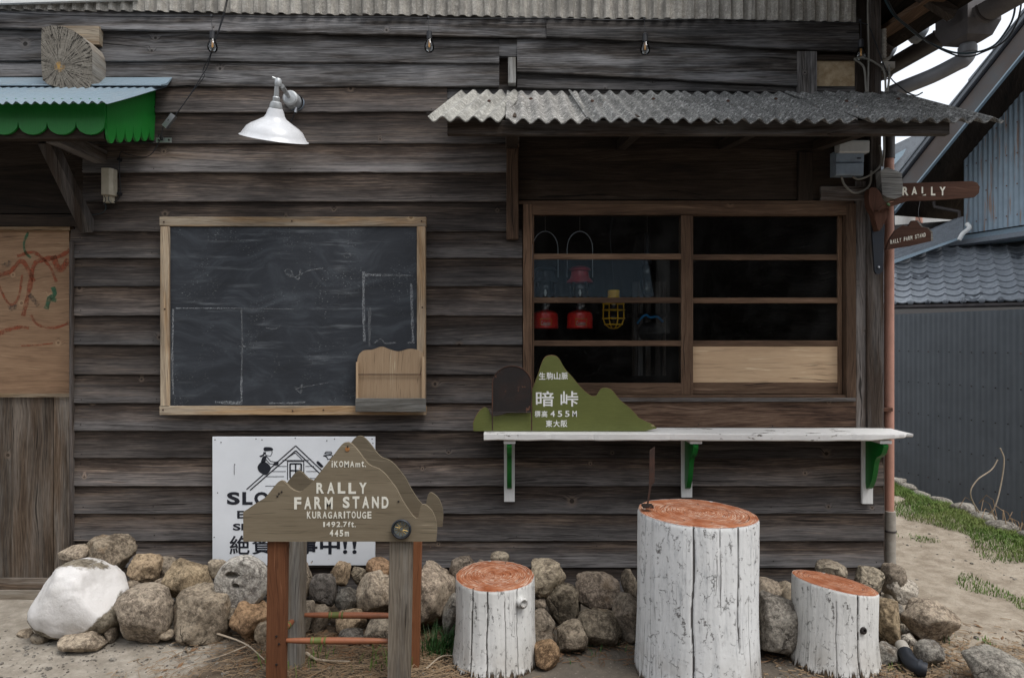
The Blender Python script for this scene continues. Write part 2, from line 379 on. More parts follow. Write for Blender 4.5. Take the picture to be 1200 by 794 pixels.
def m_stone():
    t = NT('stone_surface'); o = t.obj(); r = t.rand(); ov = t.vmath('ADD', o, t.comb(t.math('MULTIPLY', r, 31), 0, t.math('MULTIPLY', r, 17)))
    n1 = t.noise(ov, 7, 7, .7); n2 = t.noise(ov, 46, 5, .85); n3 = t.noise(ov, 120, 3, .8)
    base = t.ocol()
    c = t.mix(t.map(n1, .36, .66), t.mix(1, base, (.52, .48, .45), 'MULTIPLY'), t.mix(1, base, (1.25, 1.22, 1.15), 'MULTIPLY'))
    c = t.mix(t.map(n2, .50, .58, 0, .65), c, t.mix(1, base, (1.75, 1.68, 1.58), 'MULTIPLY'))
    c = t.mix(t.map(n2, .46, .40, 0, .75), c, t.mix(1, base, (.28, .26, .25), 'MULTIPLY'))
    c = t.mix(t.map(n3, .62, .68, 0, .6), c, t.mix(1, base, (.2, .2, .2), 'MULTIPLY'))
    och = t.math('MULTIPLY', t.map(t.noise(ov, 4.2, 5, .7), .56, .66), t.math('FRACT', t.math('MULTIPLY', r, 5.3)))
    c = t.mix(t.math('MULTIPLY', och, .30), c, (.27, .175, .095))
    cr = t.vor(t.vmath('ADD', ov, t.vmath('MULTIPLY', t.noise(ov, 6, 4, .6, col=True), (.22,.22,.22))), 4.2, 'DISTANCE_TO_EDGE')
    ck = t.math('MULTIPLY', t.map(cr, .004, .022, 1, 0), t.map(t.noise(ov, 3, 2), .52, .6))
    c = t.mix(t.math('MULTIPLY', ck, .7), c, (.03, .026, .022))
    h = t.math('ADD', t.math('MULTIPLY', n1, .8), t.math('MULTIPLY', n2, .5)); h = t.math('ADD', h, t.math('MULTIPLY', n3, .12)); h = t.math('SUBTRACT', h, t.math('MULTIPLY', ck, .4))
    return t.out(c, .95, t.bump(h, .017, 1.0), spec=.15)
def m_whitestone():
    t = NT('whitewashed_stone'); o = t.obj(); x, y, z = t.sep(o)[0:3]
    n = t.noise(o, 7, 5, .6); n2 = t.noise(o, 45, 6, .7)
    base = t.mix(t.map(n2, .35, .65), (.09, .075, .055), (.27, .235, .18))
    dd = t.vmath('SUBTRACT', t.vmath('MULTIPLY', o, (1.0, 0, 1.24)), (-.012, 0, .275))
    ln = t.node('ShaderNodeVectorMath', operation='LENGTH'); t.put(ln.inputs[0], dd); q = ln.outputs['Value']
    q = t.math('ADD', q, t.math('MULTIPLY', t.math('SUBTRACT', t.noise(o, 6, 6, .7), .5), .085))
    m = t.math('MULTIPLY', t.map(q, .198, .208, 1, 0), t.map(n2, .68, .71, 1, 0))
    w_ = t.mix(t.map(n, .4, .7), (.66, .64, .625), (.52, .50, .48))
    c = t.mix(m, base, w_)
    return t.out(c, t.map(m, 0, 1, .95, .6), t.bump(t.math('ADD', n2, t.math('MULTIPLY', m, .3)), .006, .7), spec=.25)
def m_ground():
    t = NT('ground_surface'); o = t.geo(); x, y, z = t.sep(o)[0:3]
    n1 = t.noise(o, 1.6, 5, .6); n2 = t.noise(o, 9, 6, .7); n3 = t.noise(o, 60, 5, .75)
    sand = t.mix(t.map(n2, .3, .7), (.245, .20, .15), (.40, .345, .275))
    sand = t.mix(t.map(n1, .55, .72, 0, .55), sand, (.50, .44, .36))
    soil = t.mix(t.map(n2, .3, .7), (.075, .056, .040), (.165, .125, .09))
    conc = t.mix(t.map(n2, .35, .7), (.25, .22, .18), (.40, .36, .305))
    xe = t.math('ADD', x, t.math('MULTIPLY', t.math('SUBTRACT', n1, .5), .9))
    c = t.mix(t.map(xe, 1.55, 2.1), soil, sand)                       # sandy path round the corner
    cm = t.map(t.math('ADD', xe, t.math('MULTIPLY', y, .9)), -2.55, -2.2, 1, 0)
    yb = t.math('ADD', y, t.math('MULTIPLY', t.math('SUBTRACT', n2, .5), .5))
    cm = t.math('MAXIMUM', t.map(t.math('ADD', xe, t.math('MULTIPLY', yb, -.3)), -1.35, -1.15, 1, 0), cm)
    c = t.mix(cm, c, conc)
    gm_ = t.math('MULTIPLY', t.map(xe, -.5, .1), t.map(xe, 1.5, 1.2)); c = t.mix(t.math('MULTIPLY', gm_, .6), c, (.135, .122, .105))
    st = t.map(n3, .60, .66); c = t.mix(t.math('MULTIPLY', st, .6), c, (.12, .115, .11))
    c = t.mix(t.map(n3, .40, .34, 0, .35), c, (.55, .50, .42))
    road = t.map(y, -3.2, -3.6); c = t.mix(road, c, (.16, .155, .15))
    h = t.math('ADD', t.math('MULTIPLY', n2, 1.2), t.math('MULTIPLY', n3, .55))
    return t.out(c, .95, t.bump(h, .016, .9), spec=.12)
def m_chalkboard():
    t = NT('chalkboard_surface'); o = t.obj(); x, y, z = t.sep(o)[0:3]
    wp = t.noise(o, 1.7, 2, .5); zc = t.math('ADD', z, t.math('MULTIPLY', wp, .55)); xc = t.math('ADD', x, t.math('MULTIPLY', t.noise(o, 2.3, 2), .5))
    n = t.noise(t.comb(t.math('MULTIPLY', xc, 1.5), 0, t.math('MULTIPLY', zc, 5.5)), 1.8, 7, .7, .4)
    s2 = t.noise(t.comb(t.math('MULTIPLY', x, 2.5), 2, t.math('MULTIPLY', z, 34)), 1.0, 4, .65)
    n2 = t.noise(o, 90, 3, .7)
    c = t.ramp(n, [(.30, (.013, .015, .019)), (.5, (.024, .028, .035)), (.78, (.066, .076, .088))])
    ar = t.map(t.noise(o, 2.2, 3, .5), .42, .62)
    c = t.mix(t.math('MULTIPLY', t.math('MULTIPLY', t.map(s2, .52, .70), ar), .55), c, (.18, .195, .21))
    dots = t.noise(t.comb(t.math('MULTIPLY', x, 70), 0, t.math('MULTIPLY', z, 230)), 1.0, 2, .6)
    ar2 = t.map(t.noise(o, 3.7, 4, .6), .49, .62)
    c = t.mix(t.math('MULTIPLY', t.map(dots, .62, .68), t.math('MULTIPLY', ar2, .55)), c, (.34, .35, .35))
    c = t.mix(t.math('MULTIPLY', t.map(t.noise(o, 2.7, 2), .62, .74), .6), c, (.013, .016, .022))
    return t.out(c, .62, t.bump(n2, .0003), spec=.35)
def m_cement(name, base, dirty, streak_axis='z'):
    t = NT(name); o = t.geo(); x, y, z = t.sep(o)[0:3]
    n1 = t.noise(o, 6, 6, .7); n2 = t.noise(o, 95, 4, .85); n3 = t.noise(o, 45, 5, .8)
    c = t.mix(t.map(n1, .38, .66), tuple(q*.62 for q in base), base)
    c = t.mix(t.map(n2, .49, .56, 0, .85*dirty), c, tuple(q*.20 for q in base))
    c = t.mix(t.map(n3, .54, .60, 0, .85*dirty), c, tuple(min(.9, q*1.75) for q in base))
    c = t.mix(t.math('MULTIPLY', t.map(t.noise(o, 9, 4, .7), .64, .70), .45*dirty), c, (.16, .10, .05))
    if streak_axis == 'v':
        s_ = t.noise(t.comb(t.math('MULTIPLY', x, 22), 0, t.math('MULTIPLY', z, 1.6)), 1.0, 5, .65)
        c = t.mix(t.map(s_, .46, .66, 0, .75), c, tuple(q*.38 for q in base))
    return t.out(c, .93, t.bump(t.math('ADD', n2, n3), .006, .9), spec=.15)
def m_rustcorr(name, base, rust, amt, period=.076):
    t = NT(name); o = t.obj(); x, y, z = t.sep(o)[0:3]
    s_ = t.noise(t.comb(t.math('MULTIPLY', x, 16), t.math('MULTIPLY', y, 16), t.math('MULTIPLY', z, .9)), 1.0, 4, .65)
    n1 = t.noise(o, 3, 5, .65)
    c = t.mix(t.map(n1, .35, .7, 0, .5), base, tuple(q*.7 for q in base))
    c = t.mix(t.math('MULTIPLY', t.map(s_, .54, .66), amt), c, rust)
    return t.out(c, .6, t.bump(n1, .001), spec=.35)
def m_kawara():
    t = NT('kawara_glaze'); o = t.obj(); r = t.rand()
    ov = t.vmath('ADD', o, t.comb(t.math('MULTIPLY', r, 31), 0, 0)); n = t.noise(ov, 14, 5, .6)
    c = t.mix(r, (.20, .22, .245), (.27, .295, .325)); c = t.mix(t.map(n, .4, .7, 0, .5), c, (.075, .085, .10))
    dk = t.map(r, .90, .93, 0, .75); c = t.mix(t.math('MULTIPLY', dk, t.map(t.noise(ov, 7, 3), .40, .5)), c, (.028, .034, .045))
    return t.out(c, .45, t.bump(n, .001), spec=.5)
def m_glass(name, dusty=.0):
    t = NT(name); t.n.remove(t.b)
    tr = t.node('ShaderNodeBsdfTransparent'); tr.inputs[0].default_value = (.93, .95, .95, 1)
    gl = t.node('ShaderNodeBsdfGlossy'); gl.inputs['Roughness'].default_value = .0
    fr = t.node('ShaderNodeFresnel'); fr.inputs['IOR'].default_value = 1.5
    mx = t.node('ShaderNodeMixShader'); t.l.new(fr.outputs[0], mx.inputs[0]); t.l.new(tr.outputs[0], mx.inputs[1]); t.l.new(gl.outputs[0], mx.inputs[2])
    o = t.n['Material Output']; last = mx.outputs[0]
    if dusty:
        df = t.node('ShaderNodeBsdfDiffuse'); df.inputs[0].default_value = (.45, .45, .44, 1)
        ob = t.obj(); x, y, z = t.sep(ob)[0:3]
        sp = t.map(t.noise(ob, 130, 2, .7), .69, .73)
        cl = t.map(t.noise(ob, 5, 4, .6), .40, .7)
        f = t.math('ADD', t.math('MULTIPLY', sp, .30), t.math('MULTIPLY', cl, dusty))
        m2 = t.node('ShaderNodeMixShader'); t.l.new(f, m2.inputs[0]); t.l.new(last, m2.inputs[1]); t.l.new(df.outputs[0], m2.inputs[2]); last = m2.outputs[0]
    t.l.new(last, o.inputs['Surface']); return t.m
def m_paint(name, col, under, wear, scale=14, rough=.5, axis=0):
    """brushed paint, worn through in flakes, with brush marks along axis"""
    t = NT(name); o = t.obj(); sc_ = [1, 1, 1]; sc_[axis] = .08
    br = t.noise(t.vmath('MULTIPLY', o, tuple(q*260 for q in sc_)), 1.0, 3, .6)
    fl = t.noise(t.vmath('MULTIPLY', o, tuple(q**.4*scale for q in sc_)), 1.0, 6, .75); n = t.noise(o, 5, 4, .6)
    c = t.mix(t.map(n, .3, .7, 0, .35), col, tuple(q*.62 for q in col)); c = t.mix(t.map(br, .4, .7, 0, .25), c, tuple(min(.9, q*1.25+.01) for q in col))
    m = t.map(fl, .72-wear*.25, .75-wear*.25); c = t.mix(m, c, under)
    return t.out(c, rough, t.bump(t.math('SUBTRACT', t.math('MULTIPLY', br, .5), m), .0012), spec=.35)

M = {}
M['stone'] = m_stone(); M['whitestone'] = m_whitestone(); M['ground'] = m_ground(); M['chalkboard'] = m_chalkboard()
M['stump_tall'] = m_stump('painted_bark_tall', .95, (.70, .705, .70)); M['stump_short'] = m_stump('painted_bark_short', .45, (.72, .715, .69))
M['top_a'] = m_top('orange_cut_face', .8); M['top_b'] = m_top('orange_cut_face_worn', .45)
M['logend'] = m_logend('cracked_log_end')
M['cement_wall'] = m_cement('cement_sheet_wall', (.50, .47, .42), .35, 'v')
M['cement_roof'] = m_cement('lichened_cement_sheet', (.235, .235, .228), 1.0)
M['cement_mid'] = m_cement('mottled_cement_sheet', (.36, .35, .33), .85)
M['cement_new'] = m_cement('pale_cement_sheet', (.42, .41, .375), .5)
M['galv'] = plain('galvanised_sheet', (.25, .33, .39), .38, .35, .25, (.30, .30, .30), .0006, 25)
M['green'] = m_paint('green_paint', (.010, .165, .022), (.03, .05, .02), .15, 12, .45, 2)
M['white_board'] = m_paint('white_painted_board', (.68, .67, .65), (.10, .085, .07), .42, 11, .6, 0)
M['white_post'] = m_paint('white_painted_wood', (.66, .66, .645), (.16, .14, .12), .22, 14, .6, 2)
M['green_bracket'] = m_paint('green_bracket_paint', (.006, .125, .018), (.02, .03, .012), .2, 12, .3, 2)
M['olive'] = m_paint('olive_sign_paint', (.112, .125, .032), (.30, .25, .13), .18, 9, .55, 0)
M['olive_edge'] = plain('plywood_edge', (.20, .115, .06), .8)
M['letter'] = m_paint('cream_lettering_paint', (.70, .68, .60), (.26, .22, .15), .26, 60, .6, 0)
M['letter_w'] = plain('white_lettering_paint', (.80, .80, .78), .5)
M['panel'] = plain('white_sign_panel', (.72, .745, .78), .4, 0, .0, (.45, .42, .38), .0002, 3, chips=.05, chipcol=(.38, .25, .14), chipscale=16)
M['ink'] = plain('black_ink', (.012, .014, .022), .5)
M['rust'] = plain('rusted_iron', (.045, .026, .020), .75, .2, .8, (.16, .065, .035), .002, 35, chips=.3, chipcol=(.20, .085, .045), chipscale=22)
M['rust_dark'] = plain('dark_rusty_sheet', (.022, .018, .017), .6, .3, .5, (.07, .032, .022), .001, 30, chips=.45, chipcol=(.14, .065, .042), chipscale=19)
M['black_iron'] = plain('black_iron', (.022, .026, .034), .45, .4, .3, (.06, .05, .045))
M['enamel'] = plain('white_enamel', (.62, .63, .65), .22, 0, .06, (.5, .45, .4), spec=.5)
M['lamp_metal'] = plain('cast_grey_metal', (.46, .48, .49), .45, .3, .3, (.2, .19, .17))
M['beige'] = plain('beige_plastic', (.46, .42, .33), .5, 0, .4, (.2, .17, .12))
M['grey_plastic'] = plain('blue_grey_plastic', (.24, .30, .37), .45, 0, .4, (.12, .12, .12))
M['grey_pale'] = plain('pale_grey_plastic', (.50, .52, .52), .4)
M['cable'] = plain('black_cable', (.012, .013, .016), .5)
M['cable_grey'] = plain('grey_cable', (.20, .19, .165), .6, 0, .5, (.08, .07, .06))
M['cable_blue'] = plain('blue_green_cable', (.012, .032, .042), .5)
M['salmon'] = plain('salmon_drainpipe', (.46, .24, .18), .55, 0, .5, (.25, .15, .11), .0003, 12)
M['pipe_grey'] = plain('cement_grey_pipe', (.34, .315, .275), .8, 0, .6, (.16, .12, .09), .001, 25)
M['gutter_grey'] = plain('weathered_grey_pvc', (.115, .105, .105), .6, 0, .6, (.05, .045, .05), .0005, 12)
M['gutter_dark'] = plain('dark_brown_pvc', (.045, .037, .035), .55, 0, .5, (.10, .09, .09))
M['pipe_silver'] = plain('sunfaded_grey_pipe', (.22, .225, .24), .5, 0, .7, (.10, .09, .09), .0004, 9)
M['mud'] = None
M['brass'] = plain('brass', (.45, .30, .10), .35, .9)
M['steel'] = plain('steel', (.45, .46, .48), .35, .85)
M['red'] = plain('red_enamel', (.80, .035, .028), .3, 0, .25, (.15, .01, .01), chips=.3, chipcol=(.12,.11,.10), chipscale=20, spec=.5)
M['red_old'] = plain('faded_maroon_enamel', (.48, .040, .05), .35, 0, .3, (.1, .02, .02), spec=.5)
M['yellow'] = plain('yellow_plastic', (.95, .55, .02), .4)
M['cloth_blue'] = plain('blue_cord', (.02, .22, .50), .7)
M['black'] = plain('black_fabric', (.010, .011, .014), .9)
M['glass'] = m_glass('window_glass', .013); M['bulb_glass'] = m_glass('lamp_glass')
M['filament'] = plain('amber_filament', (.75, .36, .08), .4)
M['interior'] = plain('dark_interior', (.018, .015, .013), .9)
M['brownmetal'] = plain('brown_verge_metal', (.072, .054, .046), .45, .1, .6, (.10, .13, .15), .0004, 4)
M['slate'] = plain('grey_slate', (.17, .19, .215), .6, 0, .4, (.09, .10, .11))
M['white_wall'] = plain('white_render', (.58, .59, .58), .9, 0, .2, (.4, .4, .38))
M['blue_corr'] = m_rustcorr('rust_streaked_blue_sheet', (.27, .345, .41), (.26, .15, .09), .75)
M['slate_corr'] = m_rustcorr('slate_blue_sheet', (.092, .108, .126), (.06, .075, .09), .4)
M['kawara'] = m_kawara()
M['straw'] = plain('dry_straw', (.29, .205, .125), .9, 0, .9, (.14, .09, .055), scale=4)
M['leaf'] = plain('dead_leaf', (.20, .11, .055), .85, 0, .6, (.09, .05, .03), scale=5)
M['twig'] = plain('bleached_twig', (.40, .33, .25), .85, 0, .4, (.2, .15, .1))
M['grass'] = plain('grass_blade', (.095, .165, .030), .65, 0, .8, (.21, .22, .07), scale=3, spec=.3)
M['grass_mix'] = plain('mixed_turf_blades', (.10, .175, .035), .7, 0, .8, (.22, .23, .08), scale=9, spec=.2)
M['grass_dark'] = plain('dark_grass_blade', (.028, .085, .018), .6, 0, .5, (.06, .12, .03), scale=3)
def m_mud():
    t = NT('straw_mud_plaster'); o = t.obj(); n = t.noise(o, 18, 5, .65); n2 = t.noise(t.vmath('MULTIPLY', o, (60, 1, 160)), 1.0, 3, .7, 1.5)
    c = t.mix(t.map(n, .35, .68), (.30, .215, .125), (.46, .36, .235)); k = t.map(n2, .66, .70); c = t.mix(t.math('MULTIPLY', k, .8), c, (.07, .045, .03))
    return t.out(c, .95, t.bump(t.math('SUBTRACT', n, k), .005), spec=.15)
M['mud'] = m_mud()

# ---------------------------------------------------------------- THE SETTING: ground
def gz(x, y):
    """height of the ground"""
    z = .012*mn.noise(Vector((x*1.3, y*1.3, 0))) + .006*mn.noise(Vector((x*5, y*5, 2)))
    if x > 2.1 and y > -1.5: z += .03*min(1, (x-2.1))*min(1, (y+1.5))
    e = 3.72 + .14*mn.noise(Vector((y*1.1, 3, 0)))
    if x > e - .55: z += .05*min(1, (x-e+.55)/.4)                  # little turf bank
    if x > e and y > -3.2:
        z -= (.84+.02*mn.noise(Vector((x*3, y*3, 5))))*min(1, (x-e)/.30)
    if x > e: z = max(z, -.80 + .05*mn.noise(Vector((x*2, y*2, 0))))
    return z
def axis_steps(lo, hi, a, b, fine, coarse):
    v = []; p = a
    while p <= b: v.append(p); p += fine
    q = fine; p = a
    while p > lo: q = min(q*1.22, coarse); p -= q; v.append(p)
    q = fine; p = v[[i for i in range(len(v)) if v[i] <= b][-1]] if False else max(x for x in v if x <= b)
    while p < hi: q = min(q*1.22, coarse); p += q; v.append(p)
    return sorted(v)
gx = axis_steps(-150, 150, -2.9, 4.6, .04, 20); gy = axis_steps(-150, 150, -2.0, 3.6, .04, 20)
vs = [(x, y, gz(x, y) if abs(x) < 12 and abs(y) < 14 else (0 if x < 3.8 else -.8)) for y in gy for x in gx]
nx = len(gx); fs = [(j*nx+i, j*nx+i+1, (j+1)*nx+i+1, (j+1)*nx+i) for j in range(len(gy)-1) for i in range(nx-1)]
me = bpy.data.meshes.new('ground'); me.from_pydata(vs, [], fs); me.materials.append(M['ground'])
me.polygons.foreach_set('use_smooth', [True]*len(me.polygons))
g = bpy.data.objects.new('ground', me); COL.objects.link(g); g['kind'] = 'structure'

# ---------------------------------------------------------------- THE SHOP
shop = thing('wooden_shop', (-.3, .05, 0), 'weathered dark timber shop front with lap siding, sliding window and corrugated canopy', 'building')
TH = .022
def plank(y0t, y0b, x0, x1, y1t=None, y1b=None, pal='siding', d=0., thick=.018, chip=True, name='plank'):
    """lap board from photo pixels: top / bottom line at its left end (y0*) and right end (y1*)"""
    y1t = y0t if y1t is None else y1t; y1b = y0b if y1b is None else y1b
    xa, xb = (x0-600)*S(), (x1-600)*S(); n = max(6, int((xb-xa)/.035)); seed = U(0, 99)
    m = MB(); vs = []; prof = 6
    for i in range(n+1):
        f = i/n; X = xa+(xb-xa)*f
        zt = EYE+(397-(y0t+(y1t-y0t)*f))*S() + .016; zb = EYE+(397-(y0b+(y1b-y0b)*f))*S()
        wv = .0022*mn.noise(Vector((X*2.4, seed, 0))) + .0012*mn.noise(Vector((X*13, seed, 3)))
        c = mn.noise(Vector((X*6, seed, 7))); ch = max(0, c-.42)*.02 if chip else 0
        zb += wv + ch; cup = .002*mn.noise(Vector((X*1.2, seed, 9)))
        yb = d-TH+cup; yt = d-.006
        vs += [(X, yb+thick, zb+.001), (X, yb+.003, zb), (X, yb, zb+.004), (X, (yb*.45+yt*.55)-.0015, (zb*.45+zt*.55)), (X, yt, zt), (X, yt+.012, zt)]
    fs = [(i*prof+k, i*prof+(k+1)%prof, (i+1)*prof+(k+1)%prof, (i+1)*prof+k) for i in range(n) for k in range(prof)]
    fs += [tuple(range(prof-1,-1,-1)), tuple(n*prof+k for k in range(prof))]
    m.add(vs, fs)
    zb = min(v[2] for v in vs)
    return m.build(name, W(pal), shop, smooth=True, origin=((xa+xb)/2, d, zb))
# left bay, between the door and the window
L = [103, 133.5, 169.6, 203, 237, 272, 303, 336, 370, 404, 438.6, 472, 504]
for i in range(len(L)-1):
    xl = 84 if L[i+1] > 275 else 99
    xr = 612 if L[i+1] > 285 else 594
    if 133 <= L[i+1] <= 134: plank(L[i], L[i+1], 184, 524, pal='siding', y1b=132)
    else: plank(L[i], L[i+1], xl, xr)
for a, b, xa, xb in ((504, 536, 84, 1034), (536, 568.5, 85, 1034), (568.5, 600.7, 86, 1034), (600.7, 632.6, 87, 1034), (632.6, 663.5, 87, 1034), (663.5, 692, 88, 1032)):
    plank(a, b, xa, xb)
plank(472, 504, 600, 616)
# above: broader, older boards
plank(14, 35, -40, 640, 19, 47, 'sidingtop', d=-.012); plank(22, 47, 640, 1003, 26, 65, 'sidingtop', d=-.02)
plank(35, 73, -40, 585, 40, 76, 'sidingtop'); plank(47, 86, 606, 935, 61, 103, 'sidingtop', d=-.004)
plank(73, 103, 120, 585, 76, 103, 'sidingtop'); plank(73, 92, -40, 60, 76, 92, 'sidingtop')
plank(86, 104, 606, 935, 101, 110, 'sidingtop', d=.01); plank(102, 134, 500, 1003, 104, 134, 'sidingtop', d=.012)
nl = MB()
for yb_ in L[1:]+[536, 568.5, 600.7, 632.6, 663.5]:
    for xn in (96, 181, 343, 507, 604, 700, 820, 905, 1026):
        if (xn > 590 and yb_ < 500): continue
        for dy_ in (6, 24):
            if rnd.random() < .75: nl.lathe([(.0001, .0025), (.0032, .0018), (.0036, 0)], P(xn+U(-3, 3), yb_-dy_+U(-2, 2), -.0225+.0005*dy_), (0, -1, 0), 6)
nl.build('nail_heads', M['rust_dark'], shop, kind='stuff')
# short packing and posts between the upper boards
MB().box(*PB((595.5, 97, -.05), (604.5, 67, .02))).build('wood_block', W('grey', 'Z'), shop)
MB().box(*PB((584, 66, -.01), (607, 46, .02))).build('wood_block', W('sidingtop', 'X'), shop)
MB().bbox(*PB((935, 112, -.03), (957.5, 60, .03))).build('post', W('sidingtop', 'Z'), shop)
MB().box(*PB((957, 112, .01), (1003, 66, .05))).build('mud_plaster_panel', M['mud'], shop)
MB().box(*PB((956.5, 70, -.006), (1003, 64, .03))).build('beam', W('darkwood', 'X'), shop)
# backing wall, solid behind everything (with the window opening left free)
bk = MB()
for a, b in (((84, 700), (615, -200)), ((1001, 700), (1036, -200)), ((615, 700), (1001, 466)), ((615, 237), (1001, -200))):
    p, q = P(*a, 0), P(*b, 0); bk.box((p.x, .03, p.z), (q.x, .12, q.z))
bk.build('wall_core', W('darkwood', 'X'), shop)
# side wall running back and the far left of the front
MB().box((2.02, .12, -.1), (2.10, 5.5, 3.7)).build('side_wall', W('darkwood', 'Y'), shop)
MB().box((-7.5, .10, -.1), (-2.98, .2, 3.9)).build('wall_core', W('darkwood', 'X'), shop)
MB().box((-2.98, .16, 2.05), (-2.50, .24, 3.9)).build('wall_core', W('darkwood', 'X'), shop)
# recessed head boards over the window
for a, b in ((134, 175), (175, 190), (190, 212), (212, 235)):
    p, q = P(608, b, .02), P(1003, a, .02)
    MB().box((p.x, .004, p.z+.002), (q.x, .03, q.z)).build('head_board', W('darkwood', 'X'), shop)
MB().bbox(*PB((935, 235, -.008), (953, 178, .02))).build('post', W('darkwood', 'Z'), shop)
MB().bbox(*PB((608, 239, -.010), (1001, 235, .02))).build('head_moulding', W('frame', 'X'), shop)
# sill under the window
MB().bbox(*PB((613, 502, -.012), (1003, 470, .03)), .003).build('sill_board', W('sill', 'X'), shop)
MB().bbox(*PB((700, 470.5, -.030), (1003, 466, .03))).build('sill_strip', W('post', 'X'), shop)
MB().bbox(*PB((613, 470.2, -.024), (700, 466.5, .03))).build('sill_strip', W('post', 'X'), shop)
MB().bbox(*PB((613, 506, -.026), (1035, 501, .03))).build('sill_strip', W('grey', 'X'), shop)
# posts right of the window
MB().bbox(*PB((1003, 501, -.006), (1015, 212, .05)), .003).build('post', W('post', 'Z'), shop)
MB().bbox(*PB((1016, 501, -.020), (1036, 232, .05)), .004).build('post', W('post', 'Z'), shop)
MB().bbox(*PB((1020, 232, -.045), (1033, -140, .06)), .004).build('post', W('post', 'Z'), shop)
MB().bbox(*PB((1003, 212, -.004), (1019, -140, .05)), .003).build('post', W('darkwood', 'Z'), shop)
MB().bbox(*PB((962, 235, -.012), (1018, 218, .03)), .003).build('head_board', W('post', 'X'), shop)
MB().bbox(*PB((1034.2, 692, -.012), (1037, 500, .05))).build('corner_strip', W('post', 'Z'), shop)
MB().bbox(*PB((81, 664, -.035), (84.5, 283, .1))).build('corner_strip', W('post', 'Z'), shop)

# window: two sliding sashes in one frame
win = MB().bbox(*PB((613, 466, -.018), (624, 239, .05))).build('window', W('frame', 'Z'), shop)
WP[win.name] = WP[win.name]
def wpart(a, b, y0, y1, name, mat, ch=.0025):
    p, q = P(a[0], a[1], 0), P(b[0], b[1], 0)
    return MB().bbox((p.x, y0, p.z), (q.x, y1, q.z), ch).build(name, mat, win)
wpart((624, 252), (990, 239.2), -.016, .05, 'frame_head', W('frame', 'X'))
wpart((990, 466), (1001.5, 239.2), -.018, .05, 'frame_jamb', W('frame', 'Z'))
wpart((624.3, 466), (989.7, 462.5), -.014, .05, 'frame_sill', W('frame', 'X'))
for (x0, x1, yy, stL, stR) in ((624.5, 812, -.006, 1.2, 13), (797.5, 989.5, .024, 13, 4)):
    y0, y1 = yy, yy+.026
    wpart((x0, 462), (x0+stL, 252.5), y0, y1, 'stile', W('frame', 'Z'))
    wpart((x1-stR-1, 462), (x1, 252.5), y0, y1, 'stile', W('frame', 'Z'))
    for ym in (300.5, 351.5, 402):
        wpart((x0+stL, ym+3.4), (x1-stR-1, ym-3.2), y0+.003, y1-.003, 'glazing_bar', W('frame', 'X'))
    wpart((x0+stL, 462), (x1-stR-1, 448.5), y0+.002, y1-.002, 'bottom_rail', W('frame', 'X'))
    ys = [252.5, 297.3, 303.9, 348.3, 354.9, 398.8, 405.4, 448.5]
    for k in range(4):
        if k == 3 and x0 > 700:
            wpart((x0+stL, ys[7]), (x1-stR-1, ys[6]), y0+.008, y0+.014, 'plywood_pane', W('pale', 'X')); continue
        p, q = P(x0+stL, ys[2*k+1], 0), P(x1-stR-1, ys[2*k], 0)
        MB().box((p.x, y0+.011, p.z), (q.x, y0+.014, q.z)).build('pane', M['glass'], win)
# dark room behind the glass
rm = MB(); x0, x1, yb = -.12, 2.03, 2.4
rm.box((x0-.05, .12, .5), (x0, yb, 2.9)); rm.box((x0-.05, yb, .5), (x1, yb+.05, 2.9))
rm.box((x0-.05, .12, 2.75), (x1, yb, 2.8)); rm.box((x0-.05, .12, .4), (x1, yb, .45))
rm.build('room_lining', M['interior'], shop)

# ---- corrugated sheets
def corr(m, o, u, w_, v, l, n, pitch, amp, th=.006, seg=8, ph=0., trap=False, rag=0.):
    o, u, v, n = Vector(o), Vector(u).normalized(), Vector(v).normalized(), Vector(n).normalized()
    k = max(2, int(w_/pitch*seg)); rows = 5 if l > .4 else 2; vs = []
    for side in (0, 1):
        for j in range(rows+1):
            for i in range(k+1):
                s_ = w_*i/k; a = math.sin(2*math.pi*(s_/pitch)+ph)
                if trap: a = max(-1, min(1, a*2.6))
                q = 0
                if rag and j in (0, rows): q = rag*mn.noise(Vector((s_*28, o.x, j)))
                vs.append(o + u*s_ + v*(l*j/rows+q) + n*(amp*a - th*side + .002*mn.noise(Vector((s_*2, j, 1)))))
    K = k+1; B = K*(rows+1); fs = []
    for j in range(rows):
        for i in range(k):
            a = j*K+i; fs += [(a, a+1, a+K+1, a+K), (B+a, B+a+K, B+a+K+1, B+a+1)]
    for i in range(k):
        fs += [(i, B+i, B+i+1, i+1), (rows*K+i, rows*K+i+1, B+rows*K+i+1, B+rows*K+i)]
    for j in range(rows):
        a = j*K; fs += [(a, a+K, B+a+K, B+a), (a+k, B+a+k, B+a+K+k, a+K+k)]
    m.add(vs, fs); return m
# upper wall cladding: cement sheets hung over the boards
xs_px = [-60, 112, 268, 424, 580, 736, 892, 1001]
for i in range(len(xs_px)-1):
    a, b = xs_px[i], xs_px[i+1]
    zb = lambda q: P(q, 10+14.5*(q/1000), -.05).z
    pa = P(a, 0, -.05); wd = (b-a)*S(-.05)+.02
    sl = (zb(b)-zb(a))/((b-a)*S(-.05))
    corr(MB(), (pa.x, -.040-.006*(i % 2), zb(a)), (1, 0, sl), wd, (0, 0, 1), 1.0, (0, -1, 0), .0685, .009, .006, 10, trap=True, rag=.004).build('corrugated_sheet', M['cement_wall'], shop, smooth=True)
MB().prism([P(-60, 6, -.075), P(160, -1, -.075), P(160, -20, -.075), P(-60, -20, -.075)], (0, .02, 0)).build('white_trim', M['white_post'], shop)
MB().box((-7.5, -.03, 3.45), (-3.3, .02, 4.1)).build('upper_boarding', W('sidingtop'), shop)
